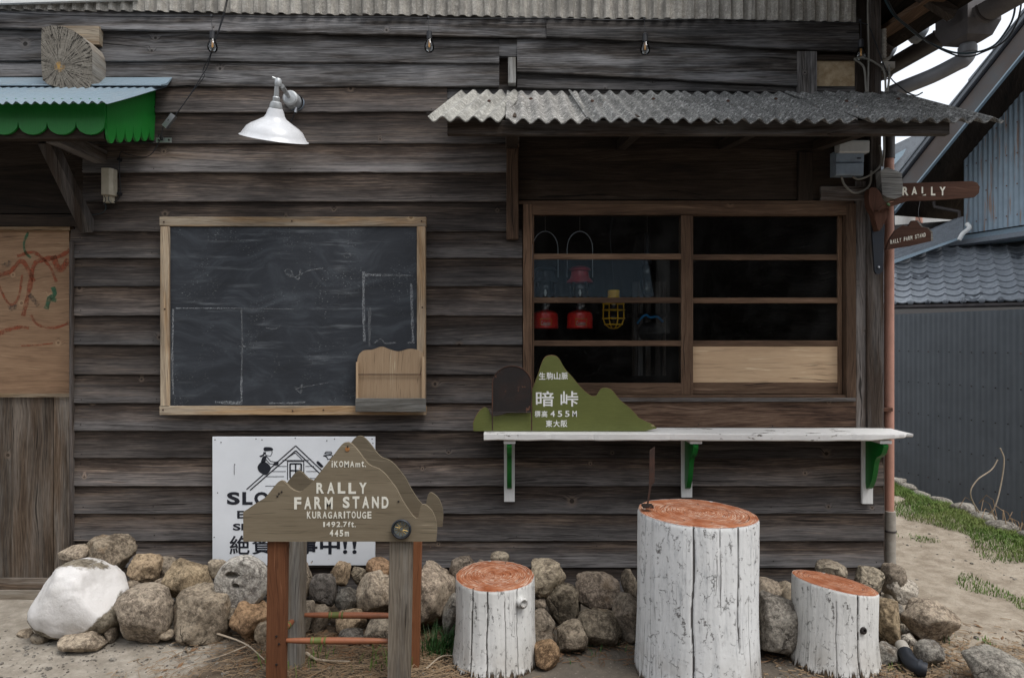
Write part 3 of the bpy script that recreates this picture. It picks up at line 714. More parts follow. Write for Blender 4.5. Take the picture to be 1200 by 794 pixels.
MB().box((-2.9, .035, 3.4), (2.0, .06, 4.1)).build('upper_boarding', W('darkwood'), shop)

# canopy over the window
can = MB().bbox((-.317, -.535, 2.503), (2.146, -.495, 2.572), .003).build('canopy', W('post', 'X'), shop)
CS = .346/.60
slope = Vector((0, -1, -CS)).normalized(); sn = Vector((0, -CS, 1)).normalized()
u0 = Vector((1, 0, -.004))
def csheet(xa, w_, lift, mat, ph, skew, dz=0.):
    m = MB(); o = Vector((xa, .01, 2.905+lift+dz)); sk = Vector((skew, 0, 0))
    corr(m, o, u0, w_, (slope + sk).normalized(), .715, sn, .0765, .0125, .006, 10, ph, rag=.007)
    return m.build('corrugated_sheet', mat, can, smooth=True)
csheet(-.285, .35, .007, M['cement_new'], 2.2, -.17); csheet(-.03, .40, .0, M['cement_mid'], 1.1, .0); csheet(.32, .66, .004, M['cement_roof'], 1.1, .05); csheet(.92, .68, .0, M['cement_roof'], 3.2, .08); csheet(1.54, .68, .004, M['cement_roof'], .4, .22, -.003)
for i, X in enumerate((-.12, .10, .42, .75, 1.13, 1.40, 1.75, 2.05)):
    yy = -.26 if i % 2 else -.31
    p = Vector((X, yy, 2.905 + yy*CS + .016))
    MB().lathe([(0, .010), (.006, .008), (.010, .003), (.011, 0), (0, -.004)], p, sn, 8).build('sheet_nail', M['rust'], can)
for X, w_ in ((.0, .06), (.62, .05), (1.20, .05), (1.74, .06)):
    MB().quadbar((X, .0, 2.60), (X, -.50, 2.535), w_, .05).build('canopy_arm', W('darkwood', 'Y'), can)
    MB().quadbar((X, .0, 2.83), (X, -.50, 2.575), .045, .05).build('rafter', W('darkwood', 'Y'), can)
for yy, z in ((-.26, 2.725), (-.06, 2.84)):
    MB().box((-.25, yy-.02, z-.045), (2.05, yy+.02, z)).build('purlin', W('darkwood', 'X'), can)
MB().bbox(*PB((593.5, 280, -.05), (607.5, 170, -.006)), .003).build('wall_post', W('frame', 'Z'), can)
MB().bbox(*PB((592.5, 170, -.056), (608.5, 156, -.006)), .003).build('post_block', W('post', 'X'), can)

# ---- doorway at the far left (set back a little)
dy = .055
MB().box(*PB((-60, 465, dy), (83, 461, -.01+dy))).build('door_ledge', W('pine', 'X'), shop)
ply = MB().box(*PB((-60, 461.5, dy+.02), (81, 269, dy+.03))).build('plywood_board', W('plyw', 'X'), shop)
MB().bbox(*PB((-60, 269.5, dy-.004), (82, 265.5, dy+.03))).build('door_ledge', W('pine', 'X'), shop)
MB().bbox(*PB((-60, 265, dy+.004), (100, 251, dy+.04))).build('lintel', W('darkwood', 'X'), shop)
for a, b in ((205, 250), (160, 205), (110, 160), (80, 110)):
    p, q = P(-80, b, dy), P(101, a, dy); MB().box((p.x, dy+.01, p.z+.002), (q.x, dy+.03, q.z)).build('head_board', W('darkwood', 'X'), shop)
for a, b in ((-60, -22), (-22, 11), (11, 60.5), (60.5, 84)):
    q = P(b, 465, dy); p = P(a, 678, dy); k = U(0, .004)
    MB().bbox((p.x+.0012, dy+.012+k, p.z), (q.x-.0012, dy+.035, q.z), .002).build('door_board', W('door', 'Z'), shop)
MB().bbox(*PB((-60, 691, dy-.004), (84, 677.5, dy+.05))).build('threshold', W('door', 'X'), shop)
MB().bbox(*PB((-60, 703, dy-.016), (84, 691.5, dy+.05))).build('threshold', W('leg', 'X'), shop)
MB().box((-3.6, .09, -.05), (-2.5, .14, 2.2)).build('wall_core', W('darkwood', 'X'), shop)
# children's paint on the plywood
def stroke(pts, w_, mat, par, y, jit=.25, name='paint_stroke'):
    m = MB(); q = spline([P(a, b, y) for a, b in pts], 10); vs = []; sd = U(0, 99)
    for i, p in enumerate(q):
        d = (q[min(i+1, len(q)-1)]-q[max(i-1, 0)]).normalized(); nn = Vector((-d.z, 0, d.x))
        k = w_*S(y)*.5*(1+jit*2*mn.noise(Vector((i*.35, sd, 0))))
        vs += [p+nn*k, p-nn*k, p+nn*k+Vector((0, .0012, 0)), p-nn*k+Vector((0, .0012, 0))]
    fs = [(4*i, 4*i+1, 4*i+5, 4*i+4) for i in range(len(q)-1)]
    m.add(vs, fs); return m.build(name, mat, par)
def m_dry(name, col, cov, scale=60, amax=.7):
    t = NT(name); o = t.obj(); n = t.noise(o, scale, 4, .7); n2 = t.noise(o, scale*.12, 3, .6)
    f = t.map(t.math('ADD', t.math('MULTIPLY', n, .7), t.math('MULTIPLY', n2, .3)), 1-cov-.10, 1-cov+.10, 0, amax)
    t.put(t.b.inputs['Base Color'], col); t.put(t.b.inputs['Alpha'], f); t.b.inputs['Roughness'].default_value = .8; return t.m
dr, dg = m_dry('faded_red_paint', (.30, .075, .035), .56, 25), m_dry('faded_green_paint', (.02, .13, .07), .58, 25)
dk = m_dry('grey_smudge_paint', (.07, .06, .055), .5)
yp = dy+.0185
for pts, w_, mt in (
  ([(-4, 392), (10, 386), (24, 383), (34, 384)], 4, dr), ([(-3, 330), (6, 350), (14, 357), (22, 347), (26, 322)], 2.5, dr),
  ([(27, 370), (34, 340), (40, 310), (52, 304), (70, 300), (82, 293)], 5, dr), ([(36, 369), (44, 380), (60, 384), (74, 381), (83, 376)], 3, dr),
  ([(20, 300), (40, 296), (58, 312), (66, 330)], 3.5, dr), ([(-2, 322), (12, 318), (26, 306), (40, 330)], 5, dr), ([(62, 300), (70, 316), (80, 304)], 7, dr),
  ([(33, 272), (28, 285), (30, 296), (36, 302)], 2.6, dg), ([(62, 336), (64, 345), (58, 350), (54, 362)], 5, dg), ([(58, 350), (66, 352)], 4, dg),
  ([(2, 311), (10, 310), (12, 306)], 5, dk), ([(34, 345), (40, 352), (45, 358)], 5, dk), ([(10, 362), (20, 359)], 6, dk), ([(25, 405), (44, 404), (62, 402)], 1.4, dr)):
    stroke(pts, w_, mt, shop, yp)

# ---- left awning over the door
aw = thing('door_awning', (-2.2, -.25, 2.6), 'small galvanised awning with green scalloped valance above the doorway', 'awning')
zs = lambda y: 2.945 + y*.52           # awning slope
m = MB(); vv = Vector((0, -.53, -.2756)).normalized(); nn = Vector((0, -.46, .888)).normalized()
xr_w, xr_f = (197-600)*S(), (124-600)*S(-.52)
corr(m, (-4.2, 0, 2.945), (1, 0, 0), 4.2+xr_w, vv, .66, nn, .046, .007, .002, 8)
for i, v in enumerate(m.v):                                             # the right edge is cut flush with the side board
    pass
m.build('metal_sheet', M['galv'], aw, smooth=True)
fl = MB(); fl.prism([(-4.2, -.004, 2.985), (-4.2, -.012, 2.985), (-4.2, -.075, 2.925), (-4.2, -.14, 2.895), (-4.2, -.14, 2.888), (-4.2, -.07, 2.915)], (4.2+(195-600)*S(-.08), 0, 0))
fl.build('flashing', M['galv'], aw)
def scallop(o, u, L_, zt0, zt1, n, d, th, nrm):
    """valance board: straight top, n round lobes of depth d below"""
    o, u, nrm = Vector(o), Vector(u).normalized(), Vector(nrm); pts = []
    for i in range(n):
        for k in range(0, 9):
            a = math.pi*k/8; s_ = L_*(i+.5-.5*math.cos(a))/n; f = s_/L_
            pts.append(o + u*s_ + Vector((0, 0, (zt1-zt0)*f - d*math.sin(a)**.9 if 0 < k < 8 else (zt1-zt0)*f)))
    h0_, h1_ = (.118, .118) if abs(zt1-zt0) < .01 else (.128, .212)
    top = [o+u*L_+Vector((0, 0, zt1-zt0+h1_)), o+Vector((0, 0, h0_))]
    return MB().prism(pts+top, nrm*th)
yf = -.47
scallop((-4.19, yf, 2.545+.034), (1, 0, 0), 4.19+(124.5-600)*S(yf), 0, 0, 15, .062, .012, (0, -1, 0)).build('valance', M['green'], aw)
xf = (125.5-600)*S(yf)
scallop((xf, yf, 2.56), ((183-600)*S()-xf, -yf-.03, 0), .475, 0, .155, 6, .085, .012, (-1, 0, 0)).build('valance', M['green'], aw)
MB().bbox((-4.2, yf+.004, 2.50), (xf-.02, yf+.05, 2.56), .003).build('awning_beam', W('darkwood', 'X'), aw)
MB().quadbar((-2.33, -.42, 2.53), (-2.33, .05, 2.53), .07, .07).build('awning_arm', W('post', 'Y'), aw)
MB().quadbar((-2.40, -.36, 2.52), (-2.40, -.01, 2.12), .066, .06, (0, 1, 0)).build('brace', W('post', 'Z'), aw)
for X in (-3.9, -3.1, -2.2):
    MB().quadbar((X, -.47, 2.68), (X, 0, 2.90), .035, .035).build('rafter', W('darkwood', 'Y'), aw)

# ---- log end sticking out over the awning
lg = thing('beam_end', P(86, 105, -.1), 'cracked square log end jutting from the wall above the green awning', 'log beam')
yl = -.145; out_ = [(49, 33), (60, 30), (74, 31), (86, 36), (96, 43), (104, 51), (107, 58), (107.5, 78), (107, 98), (105, 103), (90, 104), (72, 103), (56, 99), (50, 94), (48.5, 76), (48, 54)]
pts = [P(a, b, yl) for a, b in out_]
ox = P(86, 105, yl)
MB().prism(pts, (0, .006, 0)).build('end_grain', M['logend'], lg, origin=(ox.x, yl, ox.z))
MB().prism([p+Vector((0, .0062, 0)) for p in pts], (0, .16, 0)).build('log', W('leg', 'Y'), lg)
MB().box(*PB((61, 52, -.05), (116, 30.5, -.005))).build('wood_block', W('pine', 'X'), shop)

# ---- side eave, its gutter and pipes, upper right
ed = Vector((-.1375, 1, 0)).normalized(); en = Vector((ed.y, -ed.x, 0))        # along the eave / outwards
E0 = Vector((2.46, 0, 3.27))
ea = thing('side_eave', (2.2, .3, 3.3), 'dark tiled eave overhanging the side of the shop at top right', 'roof eave')
a0 = E0 - ed*1.3 - en*.09
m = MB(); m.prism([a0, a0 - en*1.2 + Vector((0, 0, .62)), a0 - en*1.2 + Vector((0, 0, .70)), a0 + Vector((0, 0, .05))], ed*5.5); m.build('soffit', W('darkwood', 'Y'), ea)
for k in range(11):
    p = a0 + ed*(.1+.5*k)
    MB().quadbar(p+Vector((0, 0, -.03))-en*.03, p - en*1.1 + Vector((0, 0, .54)), .05, .06).build('rafter', W('post', 'X'), ea)
m = MB().quadbar(a0 - en*.16+Vector((0, 0, .035)), a0 - en*.16 + ed*5.4+Vector((0, 0, .035)), .10, .03); m.build('fascia', W('frame', 'Y'), ea)
for k in range(20):
    p = a0 + ed*(.27*k+.1) + en*.05 + Vector((0, 0, .03))
    MB().lathe([(0, -.04), (.055, -.035), (.062, 0), (.055, .02), (0, .03)], p, (en*.9+Vector((0, 0, -.42))), 12).build('eave_tile', M['kawara'], ea, smooth=True)
m = MB()
for k in range(20):
    for j in range(3):
        p = a0 + ed*(.27*k+.1) - en*(.05+.27*j) + Vector((0, 0, .08+.14*j))
        m.prism([p, p+ed*.26, p+ed*.26+Vector((0, 0, .03)), p+ed*.1+Vector((0, 0, .045)), p+Vector((0, 0, .03))], -en*.27+Vector((0, 0, .135)))
o = m.build('roof_tiles', M['kawara'], ea); o['kind'] = 'stuff'
gt = thing('roof_gutter', E0, 'brown half round gutter with hopper along the shop eave', 'gutter')
def half(m, c0, c1, r, th=.004):
    d = (c1-c0).normalized(); a = d.cross(Vector((0, 0, 1))).normalized(); vs = []
    for c in (c0, c1):
        for rr in (r, r-th):
            for k in range(13):
                an = math.pi*k/12; vs.append(c + a*math.cos(an)*rr - Vector((0, 0, 1))*math.sin(an)*rr)
    f = []
    for k in range(12):
        f += [(k, k+1, 27+k-1+1-1, 26+k), (13+k, 39+k, 40+k, 14+k)]
    f = [(k, k+1, 26+k+1, 26+k) for k in range(12)] + [(13+k, 39+k, 40+k, 14+k) for k in range(12)] + [(k, 13+k, 14+k, k+1) for k in range(12)] + [(26+k, 27+k, 40+k, 39+k) for k in range(12)] + [(0, 26, 39, 13), (12, 25, 51, 38)]
    m.add(vs, f); return m
G0 = E0 + en*.03 + Vector((0, 0, -.01))
half(MB(), G0 - ed*.02, G0 + ed*4.5, .068).build('gutter', M['gutter_dark'], gt, smooth=True)
half(MB(), G0 - ed*1.5, G0 - ed*.24, .074).build('gutter', M['gutter_grey'], gt, smooth=True)
for s_ in (-.28, .02, .55, 1.3, 2.2): half(MB(), G0 + ed*s_, G0 + ed*(s_+.012), .079, .008).build('gutter_band', M['gutter_dark'], gt)
hp = G0 - ed*.13 + Vector((0, 0, -.02)); vs = []
for z_, a_, b_ in ((.07, .115, .10), (-.03, .115, .10), (-.10, .085, .075), (-.12, .045, .045)):
    for sx, sy in ((-1, -1), (1, -1), (1, 1), (-1, 1)): vs.append(hp + en*sx*b_ + ed*sy*a_ + Vector((0, 0, z_)))
MB().add(vs, [(4*i+k, 4*i+(k+1)%4, 4*i+4+(k+1)%4, 4*i+4+k) for i in range(3) for k in range(4)]+[(0, 1, 2, 3), (15, 14, 13, 12)]).build('hopper', M['gutter_grey'], gt)
e1 = hp + Vector((0, 0, -.12))
pth = spline([e1+Vector((0, 0, .02)), e1+Vector((0, 0, -.05)), e1+Vector((-.02, .0, -.085)), e1+Vector((-.05, .01, -.10)), e1.lerp(Vector((2.24, .08, 2.95)), .5)+Vector((0, 0, -.05)), Vector((2.24, .08, 2.945)), Vector((2.205, .09, 2.92)), Vector((2.200, .10, 2.84))], 6)
MB().tube(pth, .041, 14).build('elbow_pipe', M['pipe_silver'], gt, smooth=True)
MB().tube([e1+Vector((0, 0, -.015)), e1+Vector((0, 0, -.05))], .047, 14).build('pipe_collar', M['pipe_silver'], gt, smooth=True)
dp = thing('drain_pipe', (2.200, .10, .1), 'salmon pink drainpipe with grey foot at the shop corner', 'drainpipe')
MB().tube([(2.200, .10, .49), (2.200, .10, 2.86)], .027, 16).build('pipe', M['salmon'], dp, smooth=True)
MB().tube([(2.200, .10, 2.55), (2.200, .10, 2.86)], .031, 16).build('pipe_socket', M['gutter_dark'], dp, smooth=True)
MB().tube([(2.200, .09, -.02), (2.200, .09, .50)], .031, 16).build('pipe_foot', M['pipe_grey'], dp, smooth=True)
MB().tube([(2.200, .09, .38), (2.200, .09, .39)], .035, 16).build('pipe_clip', M['gutter_dark'], dp)
for z in (2.37, 1.09): MB().box((2.10, .06, z-.008), (2.20, .14, z+.012)).build('pipe_clip', M['rust'], dp)

# ---------------------------------------------------------------- chalkboard
cb = thing('chalkboard', P(343, 486, -.05), 'large black chalkboard in a pale wooden frame on the siding', 'chalkboard')
yc = -.075
p, q = P(196, 477, yc), P(490, 263, yc)
MB().box((p.x, yc+.012, p.z), (q.x, yc+.03, q.z)).build('writing_surface', M['chalkboard'], cb)
fr = W('pine', 'X'), W('pine', 'Z')
MB().bbox(P(187, 265, yc), P(499, 254, yc)+Vector((0, .04, 0))).build('frame_rail', fr[0], cb)
MB().bbox(P(187, 486, yc), P(499, 475.5, yc)+Vector((0, .04, 0))).build('frame_rail', fr[0], cb)
MB().bbox(P(187.6, 475.3, yc-.002), P(198, 265.3, yc-.002)+Vector((0, .04, 0))).build('frame_stile', fr[1], cb)
MB().bbox(P(488.5, 475.3, yc-.002), P(498.4, 265.3, yc-.002)+Vector((0, .04, 0))).build('frame_stile', fr[1], cb)
for a, b in ((192, 260), (342, 259), (494, 259), (191, 480), (343, 481), (379, 480), (494, 480), (193, 362), (495, 360)):
    MB().lathe([(0, .003), (.0045, .002), (.005, 0)], P(a, b, yc-.003), (0, -1, 0), 8).build('screw', M['rust'], cb)
chk = m_dry('chalk_dust', (.25, .265, .28), .55, 70, .6); chk2 = m_dry('faint_chalk_dust', (.17, .18, .19), .54, 60, .6)
yk = yc+.0105
for pts, w_, mt in (([(203, 362), (202, 420), (203, 462)], 2.2, chk), ([(206, 361), (240, 361), (269, 361)], 1.6, chk), ([(269, 361), (345, 362)], 1, chk2),
  ([(283, 362), (284, 405), (283, 440)], 1.8, chk2), ([(283, 438), (283, 472)], 2.4, chk), ([(252, 471), (284, 472)], 3, chk), ([(280, 405.5), (288, 405.5)], 1.4, chk),
  ([(426, 318), (426, 360), (427, 400)], 3, chk), ([(427, 322), (446, 322)], 3, chk), ([(446, 322), (484, 323)], 2, chk2), ([(482, 332), (483, 370), (484, 401)], 2.6, chk),
  ([(478, 401), (486, 401)], 2, chk), ([(433, 360), (433, 405)], 2.6, chk2), ([(438, 402), (446, 397), (452, 402), (464, 401)], 1.6, chk2),
  ([(334, 320), (345, 324), (350, 327), (352, 316)], 1.6, chk2), ([(347, 324), (362, 317), (380, 314)], 1.3, chk2), ([(345, 325), (340, 316), (334, 317), (338, 323), (346, 325)], 1.1, chk2),
  ([(312, 384), (323, 385), (330, 380)], 1.4, chk2), ([(345, 452), (352, 460), (354, 450)], 2, chk2), ([(315, 472), (340, 472), (358, 471)], 1.6, chk), ([(345, 455), (385, 448)], 1.2, chk2),
  ([(402, 298), (406, 302), (412, 299), (405, 296)], 1.3, chk2)):
    stroke(pts, w_, mt, cb, yk, .5, 'chalk_line')

rk = thing('leaflet_rack', P(458, 483, -.1), 'small pale wooden leaflet rack with wavy top on the chalkboard corner', 'rack')
yr = -.105
pts = [(q_.x, q_.y) for q_ in spline([(418, 440, 0), (419, 420, 0), (425, 411, 0), (436, 409.5, 0), (447, 406, 0), (456, 409, 0), (467, 411.5, 0), (480, 408.5, 0), (492, 411, 0), (497, 419, 0), (498, 440, 0)], 4)] + [(498, 479), (418, 479)]
MB().prism([P(a, b, yr+.02) for a, b in pts], (0, .008, 0)).build('back_panel', W('pale', 'Z'), rk)
MB().bbox(P(416.5, 482.5, yr-.01), P(499, 466.5, yr-.01)+Vector((0, .012, 0))).build('front_ledge', W('grey', 'X'), rk)
MB().bbox(P(417, 479, yr), P(419.5, 424, yr)+Vector((0, .02, 0))).build('side_lip', W('pale', 'Z'), rk)
MB().bbox(P(494, 479, yr), P(498, 418, yr)+Vector((0, .02, 0))).build('side_lip', W('pale', 'Z'), rk)
MB().box(P(419, 482, yr), P(497, 479, yr)+Vector((0, .02, 0))).build('rack_floor', W('pale', 'X'), rk)
MB().tube([P(420, 438.5, yr+.008), P(494, 438.5, yr+.008)], .0028, 6).build('rod', M['rust'], rk)

# ---------------------------------------------------------------- white sign behind the trestle
ws = thing('white_notice_panel', P(344, 662, -.06), 'white notice panel with black house drawing and bold lettering behind the mountain trestle', 'sign')
yw = -.062
MB().bbox(P(249, 662, yw), P(439.5, 511.5, yw)+Vector((0, .012, 0)), .001).build('panel', M['panel'], ws)
yt = yw-.0006
for ch_, bx_ in zip('SLOW', ((266, 281), (284, 296), (298, 315), (316, 338))): text(ch_, (*bx_, 576, 591), yt, M['ink'], ws, .04)
text('E', (278, 286, 598, 607), yt, M['ink'], ws, .03); text('SI', (273, 286, 613, 621), yt, M['ink'], ws, .03)
for i_, ch_ in enumerate('絶賛工事中!!'): text(ch_, ((269+i_*26.5, 292.5+i_*26.5, 627, 649) if i_ < 5 else (402+(i_-5)*11, 407+(i_-5)*11, 629, 648.5)), yt, M['ink'], ws, .012 if i_ < 2 else .03)
def ink(pts, w_=1.0, nm='drawn_line'):
    m = MB(); q = [P(a, b, yt) for a, b in pts]
    for i in range(len(q)-1):
        d = (q[i+1]-q[i]).normalized(); n_ = Vector((-d.z, 0, d.x))*w_*S(yt)*.5
        m.prism([q[i]+n_, q[i+1]+n_, q[i+1]-n_, q[i]-n_], (0, -.0008, 0))
    return m.build(nm, M['ink'], ws)
def blob(pts):
    return MB().prism([P(a, b, yt) for a, b in spx(pts, 4)], (0, -.0009, 0)).build('drawn_figure', M['ink'], ws)
for pts, w_ in (([(289, 573), (346.5, 522), (392, 565)], 1.3), ([(293, 574), (346.5, 527.5), (388, 567)], 1.3), ([(334, 538), (346, 530), (354, 538)], .8), ([(331, 539), (362, 539)], .8),
  ([(337, 539), (337, 562)], 1), ([(356, 539), (356, 562)], 1), ([(337, 540), (356, 540)], 1), ([(340, 543), (353, 543), (353, 560), (340, 560), (340, 543)], 1.8), ([(346.5, 543), (346.5, 560)], 1.6), ([(340, 551), (353, 551)], 1.6),
  ([(325, 546), (336, 546)], .6), ([(358, 546), (368, 546)], .6), ([(318, 552), (335, 552)], .6), ([(312, 558), (333, 558)], .6), ([(359, 552), (373, 552)], .6), ([(311, 569), (330, 569)], .6), ([(358, 560), (370, 560)], .6)):
    ink(pts, w_)
# a kneeling workman on either roof slope
blob([(303, 551), (302, 546), (306, 541), (311, 541), (316, 545), (317, 550), (312, 556), (306, 554)]); blob([(306, 541), (308, 535), (312, 534), (311, 541)])
blob([(309, 525), (311, 523.5), (318, 524), (320, 527), (315, 528), (310, 528)]); blob([(304, 534), (308, 532), (309, 529), (311, 531), (307, 535)])
ink([(311, 529), (311.5, 533), (317, 534), (319, 530), (318.5, 527)], .7); ink([(312, 534), (317, 540), (325, 541.5)], .8); ink([(310, 536), (316, 543), (324, 543.5)], .8); blob([(321, 542), (326, 540), (326, 544), (322, 545)])
blob([(371, 542), (373, 540), (379, 546), (376, 547)]); ink([(380, 531), (389, 531)], 1); ink([(381, 531), (382, 529), (388, 529), (389, 531)], .8); ink([(379, 533.5), (383, 535), (384, 538), (388, 537), (390, 533)], .9); ink([(379, 533.5), (389, 532.5)], 1.2)
for a, b in ((259, 518), (300, 514), (346, 513), (383, 516), (431, 519), (252, 515), (436, 514), (437, 519), (275, 544), (255, 577), (251, 629), (252, 655), (435, 658), (366, 657), (307, 515), (392, 514)):
    MB().lathe([(0, .002), (.003, .0015), (.0035, 0)], P(a, b, yw-.0005), (0, -1, 0), 6).build('nail', M['rust_dark'], ws)
ink([(274.5, 545), (274.5, 556)], .5)

# ---------------------------------------------------------------- enamel lamp
lp = thing('wall_lamp', P(345, 118, -.02), 'white enamel gooseneck lamp on the siding above the chalkboard', 'lamp')
mb = P(344, 119, -.03)
MB().lathe([(.001, -.07), (.034, -.068), (.042, -.06), (.044, -.02), (.046, .02)], mb, (0, 1, 0), 20).build('mount', M['lamp_metal'], lp, smooth=True)
MB().lathe([(.046, -.008), (.046, .022)], mb+Vector((.012, 0, -.006)), (0, 1, 0), 20).build('mount_ring', M['grey_plastic'], lp, smooth=True)
yl2 = -.33
top = P(326, 97, yl2)
MB().tube([mb+Vector((-.01, -.06, .01)), top+Vector((.012, .02, -.01))], .012, 12).build('arm', M['lamp_metal'], lp, smooth=True)
MB().lathe([(.001, .022), (.014, .02), (.018, .01), (.018, -.01), (.012, -.022)], top, (0, 0, 1), 14).build('knuckle', M['lamp_metal'], lp, smooth=True)
MB().tube([top+Vector((-.004, 0, .016)), top+Vector((-.028, -.01, .024))], .006, 8).build('wing_nut', M['lamp_metal'], lp, smooth=True)
sax = Vector((.17, -.33, 1)).normalized()         # shade tips slightly
hb = top + Vector((-.005, -.005, -.02)) - Vector((.03, .30, 1)).normalized()*.0
MB().lathe([(.012, .0), (.0125, -.05), (.018, -.055), (.017, -.075), (.026, -.08), (.032, -.10), (.032, -.112)], hb, sax, 20).build('socket', M['lamp_metal'], lp, smooth=True)
c0 = hb - sax*.110
MB().lathe([(.034, .0), (.040, -.012), (.048, -.036), (.056, -.050), (.088, -.070), (.122, -.090), (.142, -.106), (.156, -.128), (.168, -.148), (.176, -.152), (.178, -.154), (.174, -.155), (.165, -.150), (.152, -.128), (.138, -.109), (.118, -.094), (.085, -.074), (.050, -.053), (.042, -.03), (.030, -.01)], c0, sax, 40).build('shade', M['enamel'], lp, smooth=True)
MB().lathe([(.001, -.04), (.02, -.045), (.03, -.065), (.026, -.085), (.001, -.095)], c0, sax, 14).build('bulb', M['enamel'], lp, smooth=True)
MB().tube([P(347, 126, -.05), P(346.5, 132, -.05)], .008, 8).build('cable_gland', M['steel'], lp, smooth=True)
MB().tube(spline([P(346.5, 131, -.05), P(343, 138, -.04), P(341, 143, -.03)], 5), .003, 6).build('lead', M['cable'], lp)

# ---------------------------------------------------------------- string of bulbs
sl = thing('string_lights', P(600, 24, -.06), 'string of clear filament bulbs on black cable along the wall top', 'string lights')
pts = [P(-30, 12, -.055)] + [P(a, 17+7*a/1000+(1.5 if i % 2 else 0), -.062) for i, a in enumerate(range(60, 1010, 95))] + [P(1010, 27, -.062)]
MB().tube(spline(pts, 6), .0028, 6).build('cable', M['cable'], sl)
for i, (a, b) in enumerate(((249, 50), (503, 50), (756, 53), (1009, 60))):
    p = P(a, b, -.075); hk = P(a-1, 17+7*a/1000, -.065)
    MB().tube(spline([hk, hk+Vector((.002, -.004, -.03)), p+Vector((0, 0, .055))], 4), .0018, 6).build('drop_wire', M['cable'], sl)
    MB().lathe([(.001, .008), (.007, .006), (.008, -.006), (.001, -.01)], hk, (0, 0, 1), 8).build('cable_tee', M['cable'], sl)
    MB().lathe([(.001, .068), (.009, .066), (.0150, .060), (.0155, .024), (.0165, .018), (.0, .018)], p, (0, 0, 1), 14).build('socket', M['cable'], sl, smooth=True)
    MB().lathe([(.014, .018), (.017, .008), (.024, -.008), (.0275, -.024), (.026, -.040), (.016, -.052), (.001, -.056)], p, (0, 0, 1), 18).build('bulb', M['bulb_glass'], sl, smooth=True)
    m = MB(); m.tube([p+Vector((.003, 0, .015)), p+Vector((.004, 0, -.025))], .0012, 5); m.tube([p+Vector((-.003, 0, .015)), p+Vector((-.004, 0, -.025))], .0012, 5); m.tube([p+Vector((0, 0, .0)), p+Vector((0, 0, -.028))], .0016, 5)
    m.build('filament', M['filament'], sl)
# cable from the roof down to the little transformer, junction cover, wiring
wc = thing('black_wire', P(230, 100, -.03), 'thin black wire dropping from the roof to the metal adaptor left of the lamp', 'wire')
def wob(a, b, n, amp, y, sd):
    return [P(a[0]+(b[0]-a[0])*i/n+amp*mn.noise(Vector((i*.7, sd, 0))), a[1]+(b[1]-a[1])*i/n+amp*mn.noise(Vector((i*.7, sd, 5))), y) for i in range(n+1)]
MB().tube(spline([P(268, -6, -.10), P(262, 20, -.08), P(250, 55, -.07), P(243, 78, -.05), P(237, 88, -.05), P(226, 106, -.05), P(213, 125, -.05), P(205, 136, -.05)], 6), .0028, 6).build('wire', M['cable'], wc)
MB().tube(spline([P(267, -6, -.09), P(260, 22, -.08), P(248, 60, -.07), P(238, 82, -.05), P(239, 90, -.05), P(224, 110, -.05), P(212, 126, -.05), P(206, 134, -.05)], 6), .0022, 6).build('wire', M['cable'], wc)
MB().tube(spline([P(191, 148, -.05), P(189, 158, -.05), P(187, 165, -.04), P(178, 180, -.04), P(168, 184, -.03), P(150, 181, -.03), P(141, 179, -.03), P(140, 200, -.03), P(141, 226, -.03), P(138, 234, -.035), P(130, 238, -.04)], 6), .0024, 6).build('wire', M['cable'], wc)
MB().tube(spline([P(122, 236, -.05), P(124, 244, -.04), P(118, 250, -.035), P(100, 252, -.035), P(90, 248, -.03)], 5), .002, 5).build('wire', M['cable_blue'], wc)
for a, b in ((140, 187), (140, 227)): MB().lathe([(.001, .012), (.010, .010), (.011, -.010), (.001, -.012)], P(a, b, -.035), (0, -1, 0), 8).build('cable_clip', M['cable'], wc)
m = MB()
for k in range(4): m.tube([P(188+3*math.cos(t_*.7+k), 161+3.4*math.sin(t_*.7+k*2), -.05) for t_ in range(10)], .0018, 5)
m.build('wire_knot', M['cable'], wc)
ad = thing('power_adaptor', P(197, 150, -.05), 'small silver power adaptor on a steel strap below the black wire', 'adaptor')
MB().quadbar(P(193, 149, -.06), P(204, 135, -.06), .030, .022, (0, 1, 0)).build('case', M['steel'], ad)
MB().bbox(*PB((183, 167, -.040), (201, 161.5, -.036)), .001).build('strap', M['steel'], ad)
for a in (186, 198): MB().lathe([(0, .004), (.006, .002), (.006, 0)], P(a, 164, -.042), (0, -1, 0), 8).build('screw', M['rust_dark'], ad)
jb = thing('junction_cover', P(125, 236, -.05), 'beige plastic junction cover with loose wires on the dark siding', 'junction box')
p, q = P(118, 228, -.08), P(131.5, 197, -.08)
MB().prism([(p.x, -.03, p.z), (p.x, -.075, p.z), (p.x+.008, -.085, p.z), (q.x-.016, -.085, p.z), (q.x, -.07, p.z), (q.x, -.03, p.z)], (0, 0, q.z-p.z)).build('cover', M['beige'], jb)
MB().bbox(P(121, 237, -.06), P(131, 228.3, -.06)+Vector((0, .03, 0))).build('terminal', M['beige'], jb)
MB().tube(spline([P(122, 229, -.07), P(124, 234, -.07), P(121, 240, -.06)], 4), .002, 5).build('loose_wire', M['cable'], jb)
MB().tube(spline([P(128, 228, -.07), P(127, 234, -.07), P(130, 238, -.06)], 4), .002, 5).build('loose_wire', M['cable_blue'], jb)

